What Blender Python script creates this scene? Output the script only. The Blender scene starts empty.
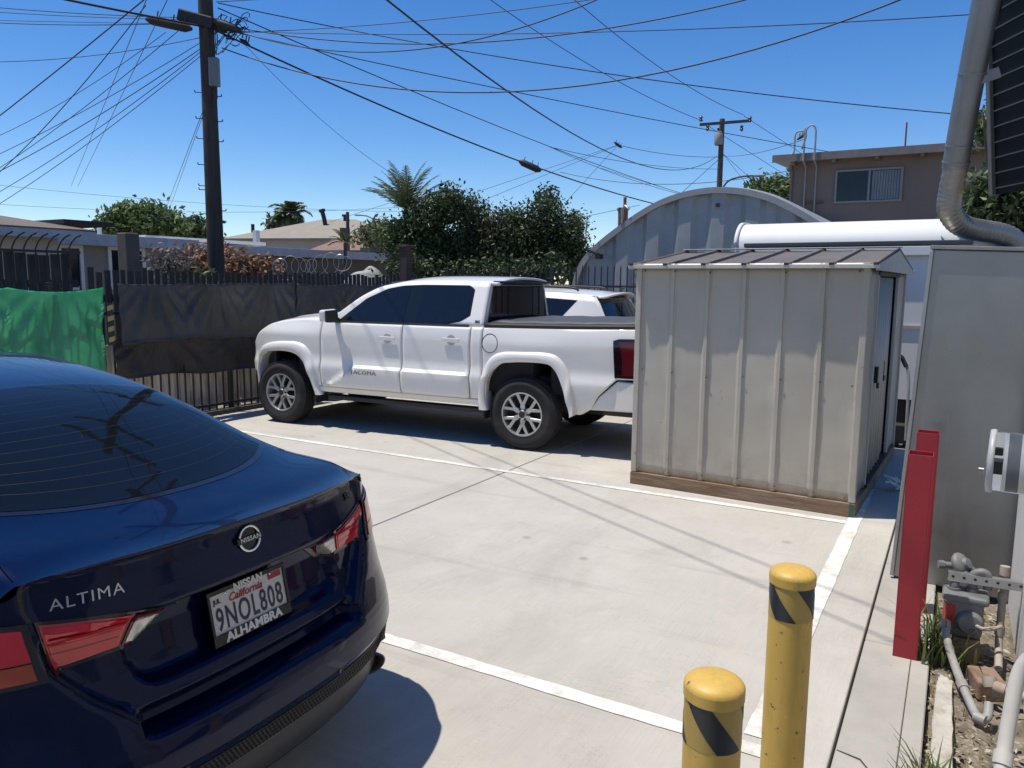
import bpy, bmesh, math, random
from mathutils import Vector, Matrix
RAD = math.radians
SC = bpy.context.scene
COL = SC.collection
rnd = random.Random(11)
CAM_H = 1.78
FPX = 770.0
PITCH, ROLL = RAD(7.55), 0.009

# ------------------------------------------------------------------ geometry helpers
def px(x, y, Y):
    """world point seen at photo pixel (x, y) at ground depth Y (used to read positions off the photo)"""
    a, b = (x - 512) / FPX, -(y - 384) / FPX
    c, s = math.cos(ROLL), math.sin(ROLL)
    a, b = a * c - b * s, a * s + b * c
    r = (a, math.cos(PITCH) + b * math.sin(PITCH), -math.sin(PITCH) + b * math.cos(PITCH))
    t = Y / r[1]
    return Vector((r[0] * t, Y, CAM_H + r[2] * t))

LOT = RAD(-30)
def lot(u, v, z=0.0):
    return Vector((u * 0.8660254 + v * 0.5, -u * 0.5 + v * 0.8660254, z))

def lerp(a, b, t): return a + (b - a) * t
def interp(tab, x):
    if x <= tab[0][0]: return tab[0][1]
    for (x0, y0), (x1, y1) in zip(tab, tab[1:]):
        if x <= x1:
            t = (x - x0) / (x1 - x0)
            return y0 + (y1 - y0) * t
    return tab[-1][1]
def sinterp(tab, x):
    """smooth (monotone-ish cubic) interpolation through a table"""
    n = len(tab)
    if x <= tab[0][0]: return tab[0][1]
    if x >= tab[-1][0]: return tab[-1][1]
    i = 0
    while tab[i + 1][0] < x: i += 1
    def slope(k):
        if k == 0: return (tab[1][1] - tab[0][1]) / (tab[1][0] - tab[0][0])
        if k == n - 1: return (tab[-1][1] - tab[-2][1]) / (tab[-1][0] - tab[-2][0])
        a = (tab[k][1] - tab[k-1][1]) / (tab[k][0] - tab[k-1][0])
        b = (tab[k+1][1] - tab[k][1]) / (tab[k+1][0] - tab[k][0])
        if a * b <= 0: return 0.0
        return 2 * a * b / (a + b)
    x0, y0 = tab[i]; x1, y1 = tab[i + 1]
    h = x1 - x0; t = (x - x0) / h
    m0, m1 = slope(i) * h, slope(i + 1) * h
    return ((2*t**3 - 3*t*t + 1) * y0 + (t**3 - 2*t*t + t) * m0 + (-2*t**3 + 3*t*t) * y1 + (t**3 - t*t) * m1)
def smooth01(t):
    t = max(0.0, min(1.0, t)); return t * t * (3 - 2 * t)

class MB:
    def __init__(s): s.bm = bmesh.new()
    def face(s, pts):
        return s.bm.faces.new([s.bm.verts.new(Vector(p)) for p in pts])
    def box(s, c, size, rz=0.0, M=None):
        x, y, z = size[0] / 2, size[1] / 2, size[2] / 2
        m = M if M else Matrix.Rotation(rz, 4, 'Z')
        c = Vector(c)
        v = [s.bm.verts.new(c + (m @ Vector((a * x, b * y, d * z))).xyz) for d in (-1, 1) for b in (-1, 1) for a in (-1, 1)]
        for f in ((0, 2, 3, 1), (4, 5, 7, 6), (0, 1, 5, 4), (2, 6, 7, 3), (0, 4, 6, 2), (1, 3, 7, 5)):
            s.bm.faces.new([v[i] for i in f])
        return s
    def bar(s, p0, p1, w, h, up=(0, 0, 1)):
        p0, p1 = Vector(p0), Vector(p1); d = (p1 - p0); L = d.length; d.normalize()
        up = Vector(up); side = d.cross(up)
        if side.length < 1e-4: side = d.cross(Vector((1, 0, 0)))
        side.normalize(); up = side.cross(d)
        m = Matrix((side, d, up)).transposed().to_4x4()
        return s.box((p0 + p1) / 2, (w, L, h), M=m)
    def tube(s, path, r, n=8, cap=True, closed=False):
        path = [Vector(p) for p in path]; N = len(path)
        rr = r if isinstance(r, (list, tuple)) else [r] * N
        rings = []; prev = None
        for i, p in enumerate(path):
            if closed: d = path[(i + 1) % N] - path[i - 1]
            else: d = path[min(i + 1, N - 1)] - path[max(i - 1, 0)]
            d.normalize()
            if prev is None:
                a = Vector((0, 0, 1)) if abs(d.z) < .9 else Vector((1, 0, 0))
                nx = d.cross(a).normalized()
            else:
                nx = prev - d * prev.dot(d)
                nx = nx.normalized() if nx.length > 1e-6 else d.orthogonal().normalized()
            prev = nx; ny = d.cross(nx)
            rings.append([s.bm.verts.new(p + (nx * math.cos(2*math.pi*k/n) + ny * math.sin(2*math.pi*k/n)) * rr[i]) for k in range(n)])
        M = N if closed else N - 1
        for i in range(M):
            A, B = rings[i], rings[(i + 1) % N]
            for k in range(n):
                s.bm.faces.new((A[k], A[(k+1) % n], B[(k+1) % n], B[k]))
        if cap and not closed:
            s.bm.faces.new(rings[0][::-1]); s.bm.faces.new(rings[-1])
        return s
    def cyl(s, p0, p1, r0, r1=None, n=16):
        return s.tube([p0, p1], [r0, r0 if r1 is None else r1], n)
    def lathe(s, prof, n=32, M=None, cap=True):
        """prof: (radius, height) along +Z"""
        M = M or Matrix.Identity(4); rings = []
        for r, z in prof:
            rings.append([s.bm.verts.new((M @ Vector((r*math.cos(2*math.pi*k/n), r*math.sin(2*math.pi*k/n), z)))) for k in range(n)])
        for A, B in zip(rings, rings[1:]):
            for k in range(n): s.bm.faces.new((A[k], A[(k+1) % n], B[(k+1) % n], B[k]))
        if cap:
            if prof[0][0] > 1e-4: s.bm.faces.new(rings[0][::-1])
            if prof[-1][0] > 1e-4: s.bm.faces.new(rings[-1])
        return s
    def prism(s, poly, vec):
        vec = Vector(vec)
        a = [s.bm.verts.new(Vector(p)) for p in poly]; b = [s.bm.verts.new(Vector(p) + vec) for p in poly]
        n = len(a)
        s.bm.faces.new(a[::-1]); s.bm.faces.new(b)
        for i in range(n): s.bm.faces.new((a[i], a[(i+1) % n], b[(i+1) % n], b[i]))
        return s
    def grid(s, P, flip=False, closed_i=False, closed_j=False):
        V = [[s.bm.verts.new(Vector(p)) for p in row] for row in P]
        ni, nj = len(V), len(V[0])
        for i in range(ni if closed_i else ni - 1):
            for j in range(nj if closed_j else nj - 1):
                q = (V[i][j], V[(i+1) % ni][j], V[(i+1) % ni][(j+1) % nj], V[i][(j+1) % nj])
                try: s.bm.faces.new(q[::-1] if flip else q)
                except ValueError: pass
        return s
    def build(s, name, mat, parent=None, smooth=None, bevel=0, thick=0, merge=0.0, recalc=True, seg=2, offset=0):
        if merge: bmesh.ops.remove_doubles(s.bm, verts=s.bm.verts, dist=merge)
        if recalc: bmesh.ops.recalc_face_normals(s.bm, faces=s.bm.faces)
        me = bpy.data.meshes.new(name); s.bm.to_mesh(me); s.bm.free()
        return link(name, me, mat, parent, smooth, bevel, thick, seg, offset)

def link(name, me, mat, parent=None, smooth=None, bevel=0, thick=0, seg=2, offset=0):
    o = bpy.data.objects.new(name, me); COL.objects.link(o)
    if mat: me.materials.append(mat)
    if parent: o.parent = parent
    if smooth is not None:
        me.polygons.foreach_set('use_smooth', [True] * len(me.polygons))
        if smooth < 180: me.set_sharp_from_angle(angle=RAD(smooth))
    if thick:
        m = o.modifiers.new('thick', 'SOLIDIFY'); m.thickness = thick; m.offset = offset
    if bevel:
        m = o.modifiers.new('bevel', 'BEVEL'); m.width = bevel; m.segments = seg; m.limit_method = 'ANGLE'; m.angle_limit = RAD(40)
    return o

def tag(o, label, cat, group=None):
    o['label'] = label; o['category'] = cat
    if group: o['group'] = group
    return o
def empty(name, label, cat, loc=(0, 0, 0), rz=0.0, group=None):
    o = bpy.data.objects.new(name, None); COL.objects.link(o)
    o.location = loc; o.rotation_euler = (0, 0, rz); o.empty_display_size = .2
    return tag(o, label, cat, group)
def structure(o): o['kind'] = 'structure'; return o
def copy_tree(o, parent=None):
    c = o.copy(); COL.objects.link(c); c.parent = parent
    for ch in list(o.children): copy_tree(ch, c)
    return c

# ------------------------------------------------------------------ materials
class N:
    """tiny node-tree helper"""
    def __init__(s, name):
        s.m = bpy.data.materials.new(name); s.m.use_nodes = True
        s.t = s.m.node_tree; s.t.nodes.clear()
        s.out = s.t.nodes.new('ShaderNodeOutputMaterial')
        s.b = s.t.nodes.new('ShaderNodeBsdfPrincipled')
        s.t.links.new(s.b.outputs[0], s.out.inputs[0])
        s.tc = s.t.nodes.new('ShaderNodeTexCoord')
    def n(s, t, **k):
        x = s.t.nodes.new(t)
        for a, b in k.items(): setattr(x, a, b)
        return x
    def l(s, a, b): s.t.links.new(a, b)
    def mapping(s, scale=(1, 1, 1), rot=(0, 0, 0), coord='Object'):
        m = s.n('ShaderNodeMapping'); s.l(s.tc.outputs[coord], m.inputs[0])
        m.inputs['Scale'].default_value = scale; m.inputs['Rotation'].default_value = rot
        return m.outputs[0]
    def noise(s, scale, detail=4, rough=.55, vec=None, dist=0):
        x = s.n('ShaderNodeTexNoise'); x.inputs['Scale'].default_value = scale; x.inputs['Detail'].default_value = detail
        x.inputs['Roughness'].default_value = rough; x.inputs['Distortion'].default_value = dist
        s.l(vec if vec is not None else s.tc.outputs['Object'], x.inputs['Vector']); return x.outputs['Fac']
    def ramp(s, fac, stops):
        r = s.n('ShaderNodeValToRGB'); e = r.color_ramp.elements
        while len(e) < len(stops): e.new(.5)
        for q, (p, c) in zip(e, stops):
            q.position = p; q.color = (c, c, c, 1) if isinstance(c, (int, float)) else (c[0], c[1], c[2], 1)
        s.l(fac, r.inputs[0]); return r.outputs[0]
    def mix(s, fac, a, b, mode='MIX'):
        x = s.n('ShaderNodeMix', data_type='RGBA', blend_type=mode)
        for i, v in ((0, fac), (6, a), (7, b)):
            if hasattr(v, 'links') or hasattr(v, 'is_linked'): s.l(v, x.inputs[i])
            elif i == 0: x.inputs[0].default_value = v
            else: x.inputs[i].default_value = (v[0], v[1], v[2], 1)
        return x.outputs[2]
    def set(s, k, v):
        if hasattr(v, 'is_linked'): s.l(v, s.b.inputs[k])
        elif isinstance(v, (tuple, list)): s.b.inputs[k].default_value = (v[0], v[1], v[2], 1)
        else: s.b.inputs[k].default_value = v
    def bump(s, h, strength=.3, dist=.01, prev=None):
        x = s.n('ShaderNodeBump'); x.inputs['Strength'].default_value = strength; x.inputs['Distance'].default_value = dist
        s.l(h, x.inputs['Height'])
        if prev is not None: s.l(prev, x.inputs['Normal'])
        s.l(x.outputs[0], s.b.inputs['Normal']); return x.outputs[0]

def sc(c, f): return tuple(min(1.0, x * f) for x in c)
def pmat(name, col, rough=.6, metal=0.0, coat=0.0, var=.15, vs=4.0, bump=0.0, bs=40.0, rvar=.1, spec=.5, stretch=(1, 1, 1), dirt=None, dirt_s=2.0, dirt_amt=.5):
    k = N(name); vec = k.mapping(stretch)
    f = k.noise(vs, 5, .6, vec)
    c = k.mix(k.ramp(f, [(.3, 0.0), (.7, 1.0)]), sc(col, 1 - var), sc(col, 1 + var))
    if dirt:
        g = k.ramp(k.noise(dirt_s, 6, .65, vec), [(.48, 0.0), (.72, dirt_amt)])
        c = k.mix(g, c, dirt)
    k.set('Base Color', c); k.set('Metallic', metal); k.set('Coat Weight', coat); k.set('Specular IOR Level', spec)
    k.b.inputs['Coat Roughness'].default_value = .03
    rr = k.n('ShaderNodeMapRange'); k.l(k.noise(vs * 1.7, 4, .6, vec), rr.inputs[0])
    rr.inputs[3].default_value = max(0.02, rough - rvar); rr.inputs[4].default_value = min(1, rough + rvar)
    k.set('Roughness', rr.outputs[0])
    if bump: k.bump(k.noise(bs, 5, .6, vec), bump, .01)
    return k.m
def flat(name, col, rough=.5, metal=0.0, coat=0.0, spec=.5, emis=None):
    return pmat(name, col, rough, metal, coat, var=.06, vs=9, rvar=.03, spec=spec)
# ------------------------------------------------------------------ camera, sun, sky
cd = bpy.data.cameras.new('camera'); cam = bpy.data.objects.new('camera', cd); COL.objects.link(cam)
cam.matrix_world = Matrix.Translation((0, 0, CAM_H)) @ Matrix.Rotation(RAD(90) - PITCH, 4, 'X') @ Matrix.Rotation(ROLL, 4, 'Z')
cd.sensor_width = 36; cd.lens = 36 * FPX / 1024; cd.clip_start = .05; cd.clip_end = 3000
SC.camera = cam
SUN_EL, SUN_AZ = RAD(73), RAD(-86)           # azimuth clockwise from +Y: the sun stands to the left
sd = Vector((math.sin(SUN_AZ) * math.cos(SUN_EL), math.cos(SUN_AZ) * math.cos(SUN_EL), math.sin(SUN_EL)))
sl = bpy.data.lights.new('sun', 'SUN'); sl.energy = 4.6; sl.angle = RAD(.53); sl.color = (1, .94, .83)
so = bpy.data.objects.new('sun', sl); COL.objects.link(so); so.rotation_euler = sd.to_track_quat('Z', 'Y').to_euler()
so.location = (-20, 0, 40)
w = bpy.data.worlds.new('World'); SC.world = w; w.use_nodes = True
wt = w.node_tree; bg = wt.nodes['Background']
sky = wt.nodes.new('ShaderNodeTexSky'); sky.sky_type = 'NISHITA'; sky.sun_disc = False
sky.sun_elevation = SUN_EL; sky.sun_rotation = SUN_AZ; sky.altitude = 900
sky.air_density = 1.0; sky.dust_density = 0.0; sky.ozone_density = 3.0
hs = wt.nodes.new('ShaderNodeHueSaturation'); hs.inputs['Saturation'].default_value = 1.32; hs.inputs['Hue'].default_value = .508
wt.links.new(sky.outputs[0], hs.inputs['Color']); wt.links.new(hs.outputs[0], bg.inputs[0]); bg.inputs[1].default_value = .13
SC.view_settings.view_transform = 'Standard'; SC.view_settings.look = 'None'
SC.view_settings.exposure = 0.14; SC.view_settings.gamma = 1
SC.render.engine = 'CYCLES'

# ------------------------------------------------------------------ ground
def m_concrete():
    k = N('broomed_concrete')
    vec = k.mapping((1, 1, 1), (0, 0, 0))
    big = k.noise(.55, 5, .6, vec); mid = k.noise(2.6, 6, .65, vec)
    br = k.noise(3.0, 4, .6, k.mapping((70, 1.3, 1), (0, 0, 0)))        # broom strokes along the bay
    c = k.mix(k.ramp(big, [(.3, 0.0), (.72, 1.0)]), (.405, .385, .35), (.485, .462, .42))
    c = k.mix(k.ramp(mid, [(.4, 0.0), (.75, .5)]), c, (.34, .325, .29))
    c = k.mix(k.ramp(br, [(.38, 0.0), (.68, .38)]), c, (.54, .50, .44))
    sp = k.noise(9, 3, .5, vec)
    c = k.mix(k.ramp(sp, [(.66, 0.0), (.74, .18)]), c, (.23, .22, .2))
    st = k.noise(1.1, 7, .7, k.mapping((1, .35, 1)), .6)
    c = k.mix(k.ramp(st, [(.50, 0.0), (.66, .45)]), c, (.32, .30, .265))
    sc2 = k.noise(1.6, 3, .5, k.mapping((1, 1, 1), (0, 0, .6)), 3.5)     # pale curved tyre scuffs
    c = k.mix(k.ramp(sc2, [(.49, 0.0), (.5, .10), (.51, 0.0)]), c, (.55, .52, .47))
    drop = k.n('ShaderNodeTexVoronoi'); drop.inputs['Scale'].default_value = 1.7; k.l(vec, drop.inputs['Vector'])
    c = k.mix(k.ramp(drop.outputs['Distance'], [(.03, .5), (.075, 0.0)]), c, (.2, .19, .17))
    oil = k.noise(.75, 4, .6, k.mapping((1, 1, 1), (0, 0, 1.1)), .8)
    c = k.mix(k.ramp(oil, [(.65, 0.0), (.72, .25)]), c, (.2, .185, .16))
    tyre = k.noise(1.3, 5, .65, k.mapping((.22, 2.6, 1), (0, 0, 0)), .3)
    c = k.mix(k.ramp(tyre, [(.58, 0.0), (.66, .22)]), c, (.24, .225, .2))
    ck = k.noise(.8, 8, .75, k.mapping((1, 1, 1), (0, 0, .3)), .4)
    c = k.mix(k.ramp(ck, [(.4965, 0.0), (.5, .35), (.5035, 0.0)]), c, (.25, .23, .2))
    k.set('Base Color', c); k.set('Roughness', .85); k.set('Specular IOR Level', .3)
    h = k.mix(.5, br, k.noise(160, 3, .6, vec))
    k.bump(h, .35, .004)
    return k.m
CONC = m_concrete()
def sheet(name, pts, z, mat):
    o = MB(); o.face([(x, y, 0) for x, y in pts]); ob = o.build(name, mat)
    ob.location = (0, 0, z); ob.rotation_euler = (0, 0, LOT); return structure(ob)
def m_earth():
    k = N('earth'); c = k.mix(k.ramp(k.noise(.3, 6, .6), [(.35, 0.0), (.65, 1.0)]), (.16, .13, .09), (.27, .23, .17))
    k.set('Base Color', c); k.set('Roughness', .95); k.bump(k.noise(25, 5, .6), .6, .02); return k.m
EARTH = m_earth()
g = MB(); g.face([(-900, -900, 0), (900, -900, 0), (900, 900, 0), (-900, 900, 0)])
o = g.build('ground', EARTH); o.location = (0, 0, -.16); structure(o)
# slabs of the lot, with real open joints between them
JU, U0, U1, V0, V1 = -3.6, -8.36, -.302, -9.0, 11.75
sl_ = MB()
for a, b in ((U0, JU - .007), (JU + .007, U1)):
    for c0, c1 in ((V0, -1.6 - .006), (-1.6 + .006, V1)):
        sl_.box(((a + b) / 2, (c0 + c1) / 2, -.08), (b - a, c1 - c0, .16))
o = sl_.build('concrete_lot', CONC, bevel=.004, seg=1); o.rotation_euler = (0, 0, LOT); structure(o)
# painted lines
def m_paint():
    k = N('worn_white_paint'); f = k.noise(14, 6, .7); f2 = k.noise(2.2, 4, .6)
    m = k.mix(.5, f, f2)
    c = k.mix(k.ramp(m, [(.40, 0.0), (.56, 1.0)]), (.47, .44, .385), (.72, .71, .67))
    k.set('Base Color', c); k.set('Roughness', .75); k.bump(k.noise(120, 3), .2, .003); return k.m
PAINT = m_paint()
def stripe(u0, v0, u1, v1, w_, n=60, sd=0):
    r_ = random.Random(sd); d = Vector((u1 - u0, v1 - v0, 0)); L = d.length; d.normalize(); s_ = Vector((-d.y, d.x, 0))
    A, B = [], []
    for i in range(n + 1):
        p = Vector((u0, v0, 0)) + d * L * i / n
        A.append(p + s_ * (w_ / 2 + r_.uniform(-.003, .003))); B.append(p - s_ * (w_ / 2 + r_.uniform(-.003, .003)))
    m = MB(); m.grid([A, B]); o = m.build('painted_line', PAINT); o.location = (0, 0, .004); o.rotation_euler = (0, 0, LOT); structure(o)
stripe(-8.2, 6.14, -.626, 6.14, .072, 90, 1)
stripe(-8.2, 2.86, -.42, 2.86, .085, 90, 2)
stripe(-.575, 2.95, -.575, 7.3, .095, 60, 3)
# strip of older paving beside the building
def m_slab():
    k = N('old_sidewalk_concrete'); c = k.mix(k.ramp(k.noise(1.6, 6, .65), [(.3, 0.0), (.7, 1.0)]), (.31, .295, .265), (.41, .39, .35))
    c = k.mix(k.ramp(k.noise(7, 5, .7), [(.55, 0.0), (.7, .4)]), c, (.27, .26, .23))
    k.set('Base Color', c); k.set('Roughness', .88); k.bump(k.noise(90, 5, .6), .35, .005); return k.m
SLAB = m_slab()
s2 = MB(); s3 = MB()
us = [(-3.0, 1.0), (1.004, 2.62), (2.624, 4.10), (4.104, 5.35), (5.354, 7.5)]
for a, b in us:
    s2.box((-.145, (a + b) / 2, -.075), (.29, b - a - .004, .154))
o = s2.build('side_path', SLAB, bevel=.005, seg=1); o.rotation_euler = (0, 0, LOT); structure(o)
# score line and crack in the path: narrow open grooves filled with dirt
DIRT = pmat('joint_dirt', (.07, .06, .045), .95, bump=.4)
cr = MB()
p = [(-.285, 3.02), (-.2, 3.0), (-.155, 2.93), (-.13, 2.86), (-.07, 2.8), (-.01, 2.66)]
A, B = [], []
for i, (a, b) in enumerate(p):
    wv = .004 if 0 < i < 5 else .002
    A.append((a - wv * .3, b - wv, 0)); B.append((a + wv * .3, b + wv, 0))
cr.grid([A, B]); cr.grid([[(-.08, 2.62, 0), (-.08, 4.1, 0)], [(-.076, 2.62, 0), (-.076, 4.1, 0)]])
o = cr.build('path_crack', DIRT); o.location = (0, 0, .0055); o.rotation_euler = (0, 0, LOT); structure(o)
# soil bed
def m_soil():
    k = N('soil_bed'); v = k.n('ShaderNodeTexVoronoi'); v.inputs['Scale'].default_value = 38; k.l(k.tc.outputs['Object'], v.inputs['Vector'])
    c = k.mix(k.ramp(k.noise(12, 6, .7), [(.35, 0.0), (.7, 1.0)]), (.10, .08, .055), (.26, .22, .165))
    c = k.mix(k.ramp(v.outputs['Distance'], [(.1, .6), (.45, 0.0)]), c, (.36, .33, .28))
    k.set('Base Color', c); k.set('Roughness', .95); k.bump(k.mix(.5, v.outputs['Distance'], k.noise(60, 5)), .9, .02); return k.m
SOIL = m_soil()
P = []
for i in range(60):
    v = -2.5 + i * .13
    P.append([(.005 + j * .05, v, -.05 + .018 * math.sin(v * 5 + j) + rnd.uniform(-.012, .012)) for j in range(10)])
m = MB(); m.grid(P); o = m.build('soil_bed', SOIL, smooth=180); o.rotation_euler = (0, 0, LOT); structure(o)
# ------------------------------------------------------------------ bollards
def m_yel():
    k = N('yellow_bollard_sleeve'); a = k.noise(4, 5, .6); st = k.noise(5, 6, .7, k.mapping((5, 5, .7)))
    c = k.mix(k.ramp(a, [(.3, 0.0), (.7, 1.0)]), (.52, .33, .065), (.62, .40, .085))
    c = k.mix(k.ramp(st, [(.5, 0.0), (.72, .55)]), c, (.33, .23, .09))
    c = k.mix(k.ramp(k.noise(34, 3, .6), [(.675, 0.0), (.69, .85)]), c, (.10, .075, .05))
    c = k.mix(k.ramp(k.noise(13, 6, .8, k.mapping((1, 1, .25), (.3, 0, 0))), [(.66, 0.0), (.68, .5)]), c, (.66, .55, .32))
    k.set('Base Color', c); k.set('Roughness', k.ramp(st, [(.3, .36), (.7, .62)])); k.bump(k.noise(40, 4, .6), .08, .004); return k.m
YEL = m_yel()
YELD = pmat('dull_yellow_band', (.40, .27, .07), .45, var=.06)
BLKB = pmat('black_stripe', (.018, .022, .026), .45)
def bollard(loc, rz, label, h=1.0):
    t = empty('bollard', label, 'bollard', loc, rz, 'yellow safety bollards')
    r = .0575
    m = MB(); m.lathe([(r, 0), (r, h - .13)], 48, cap=True); m.build('sleeve', YEL, t, 40)
    m = MB(); m.lathe([(r + .0006, h - .135), (r + .0006, h - .038)], 48, cap=False); band = m.build('reflective_band', YELD, t, 40)
    for k in range(3):
        P = []
        a0 = k * 2 * math.pi / 3 + .35
        for j in range(14):
            z = h - .135 + .097 * j / 13; tw = -1.25 * j / 13
            P.append([((r + .0014) * math.cos(a0 + tw + .95 * i / 14), (r + .0014) * math.sin(a0 + tw + .95 * i / 14), z) for i in range(15)])
        m = MB(); m.grid(P); m.build('stripe', BLKB, band, 40)
    prof = [(r, h - .045), (r + .003, h - .042), (r + .0032, h - .02)]
    for i in range(9):
        a = i / 8 * math.pi / 2; prof.append(((r + .0032) * math.cos(a) ** .7 if i < 8 else 0.0001, h - .02 + .022 * math.sin(a)))
    m = MB(); m.lathe(prof, 48, cap=False); m.build('cap', YEL, t, 40)
bollard((.765, 2.0, 0), RAD(70), 'farther yellow bollard, its long shaft showing beside the painted line', 1.022)
bollard((.412, 1.455, 0), RAD(5), 'nearer yellow bollard, only its top showing at the bottom edge')

# ------------------------------------------------------------------ red square posts
RED = pmat('red_painted_steel', (.33, .018, .03), .5, var=.12, vs=3, rvar=.08, bump=.1, bs=60, dirt=(.2, .02, .03), dirt_s=6, dirt_amt=.4)
def red_post(u, v, h, label):
    t = empty('steel_post', label, 'post', lot(u, v), LOT, 'red square steel posts')
    a, w = .053, .004
    m = MB()
    for sx, sy, sa, sb in ((-1, 0, w, 2 * a), (1, 0, w, 2 * a), (0, -1, 2 * a - 2 * w, w), (0, 1, 2 * a - 2 * w, w)):
        m.box((sx * (a - w / 2), sy * (a - w / 2), h / 2), (sa, sb, h))
    m.build('tube', RED, t, bevel=.0015)
    m = MB(); m.box((0, 0, h - .06), (2 * a - 2 * w - .002, 2 * a - 2 * w - .002, .01)); m.build('inside_shade', pmat('post_inside', (.03, .015, .015), .9), t)  # dark plate standing in for the shade inside the hollow tube
p0 = Vector((1.93, 3.54)); 
red_post(-.105, 4.035, 1.0, 'red square hollow steel post standing nearest the gas meter, its whole front face in view')
red_post(-.095, 4.66, 1.0, 'red square hollow steel post half hidden behind the nearer red post')

# ------------------------------------------------------------------ metal garden shed
def m_shedwall():
    k = N('shed_painted_steel')
    f = k.noise(1.3, 4, .55); g = k.noise(1.0, 6, .7, k.mapping((9, 9, .5)))
    c = k.mix(k.ramp(f, [(.3, 0.0), (.7, 1.0)]), (.41, .375, .31), (.465, .43, .36))
    c = k.mix(k.ramp(g, [(.55, 0.0), (.75, .2)]), c, (.30, .27, .22))
    sx_ = k.n('ShaderNodeSeparateXYZ'); k.l(k.tc.outputs['Object'], sx_.inputs[0])
    low = k.n('ShaderNodeMapRange'); k.l(sx_.outputs[2], low.inputs[0]); low.inputs[1].default_value = .12; low.inputs[2].default_value = .55; low.inputs[3].default_value = .45; low.inputs[4].default_value = 0
    dn = k.mix(1.0, k.ramp(k.noise(5, 6, .75), [(.42, 0.0), (.62, 1.0)]), low.outputs[0], 'MULTIPLY')
    c = k.mix(dn, c, (.25, .21, .165))
    rs = k.ramp(k.noise(16, 3, .6), [(.70, 0.0), (.73, .7)]); c = k.mix(rs, c, (.20, .11, .06))
    k.set('Base Color', c); k.set('Roughness', .42); k.set('Specular IOR Level', .45)
    b1 = k.bump(k.noise(2.2, 2, .4), .55, .03)
    k.bump(k.noise(7, 2, .4), .12, .012, b1)
    return k.m
SHW = m_shedwall()
SHR = pmat('shed_roof_steel', (.145, .128, .11), .58, spec=.25, var=.14, vs=2.5, rvar=.1, dirt=(.2, .19, .17), dirt_s=4, dirt_amt=.35, bump=.2, bs=3)
SHT = pmat('shed_trim', (.5, .48, .43), .4, var=.06)
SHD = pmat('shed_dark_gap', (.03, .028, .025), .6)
WOODB = pmat('weathered_brown_lumber', (.21, .135, .085), .85, var=.3, vs=6, bump=.5, bs=30, stretch=(.6, .6, 6), dirt=(.3, .25, .2), dirt_s=3, dirt_amt=.5)
shed = empty('garden_shed', 'grey beige ribbed metal garden shed with low gable roof on a timber base', 'shed', lot(-.612, 6.325) + Matrix.Rotation(LOT - RAD(2), 3, 'Z') @ Vector((-.90, 1.31, 0)), LOT - RAD(2))
hx, hy, z0, ze, zr = .90, 1.31, .115, 1.945, 2.09
def ribbed(ax, fixed, a0, a1, ztop, n, out, name, mirror=1):
    """ribbed sheet wall; ax 'x' runs along x at y=fixed, 'y' runs along y at x=fixed"""
    prof = []
    step = (a1 - a0) / n
    for i in range(n + 1):
        c = a0 + i * step
        for d, h in ((-.034, 0), (-.017, .011), (-.013, .018), (.013, .018), (.017, .011), (.034, 0)):
            q = c + d
            if a0 - .002 <= q <= a1 + .002: prof.append((min(max(q, a0), a1), h))
        if i < n:
            for f in (.3, .5, .7): prof.append((c + step * f, .0))
    prof.sort()
    P = []
    for j in range(25):
        row = []
        for q, h in prof:
            zt = ztop(q); z = z0 + (zt - z0) * j / 24
            den = .006 * math.sin(q * 9.1 + z * 3.3) * math.sin(z * 5.1 + q * 2) if h == 0 and .1 < j / 24 < .92 else 0
            row.append((q, fixed + out * (h + den), z) if ax == 'x' else (fixed + out * (h + den), q, z))
        P.append(row)
    m = MB(); m.grid(P); return m.build(name, SHW, shed, 25, thick=.003)
roofz = lambda y: zr - .03 - (zr - ze) * abs(y) / hy
ribbed('x', -hy, -hx, hx, lambda q: ze, 6, -1, 'front_wall')
ribbed('x', hy, -hx, hx, lambda q: ze, 6, 1, 'back_wall')
ribbed('y', -hx, -hy, hy, lambda q: roofz(q) - .02, 8, -1, 'end_wall')
ribbed('y', hx, -hy, -.78, lambda q: ze - .03, 1, 1, 'door_side_wall'); ribbed('y', hx, .72, hy, lambda q: ze - .03, 1, 1, 'door_side_wall')
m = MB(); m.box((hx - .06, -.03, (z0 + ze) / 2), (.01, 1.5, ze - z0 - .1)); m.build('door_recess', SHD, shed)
def shed_door(y0, y1, x, nm):
    m = MB(); P = []
    n = 5; prof = []
    for i in range(n + 1):
        c = y0 + (y1 - y0) * i / n
        for d, h in ((-.03, 0), (-.012, .01), (.012, .01), (.03, 0)):
            if y0 <= c + d <= y1: prof.append((c + d, h))
    prof = [(y0, 0)] + sorted(prof) + [(y1, 0)]
    for z in (z0 + .03, 1.0, ze - .1): P.append([(x + h, q, z) for q, h in prof])
    m.grid(P); d = m.build('door', SHW, shed, 25, thick=.004)
    m = MB(); m.box((x + .02, y0 + .11, 1.02), (.03, .05, .14)); m.box((x + .035, y0 + .11, .93), (.02, .035, .05)); m.build('handle', flat('black_plastic', (.015, .015, .016), .4), d, bevel=.006)
    return d
shed_door(-.52, .30, hx - .012, 'door'); shed_door(.10, .66, hx - .035, 'door')
for c_, d_ in (((hx + .004, -.03, ze - .065), (.05, 1.5, .05)), ((hx + .004, -.03, z0 + .012), (.07, 1.5, .024))):
    m = MB(); m.box(c_, d_); m.build('door_track', SHD, shed, bevel=.004)
for y in (-.76, .70):
    m = MB(); m.box((hx + .008, y, (z0 + ze) / 2 - .03), (.03, .045, ze - z0 - .1)); m.build('door_jamb', SHT, shed, bevel=.004)
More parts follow.
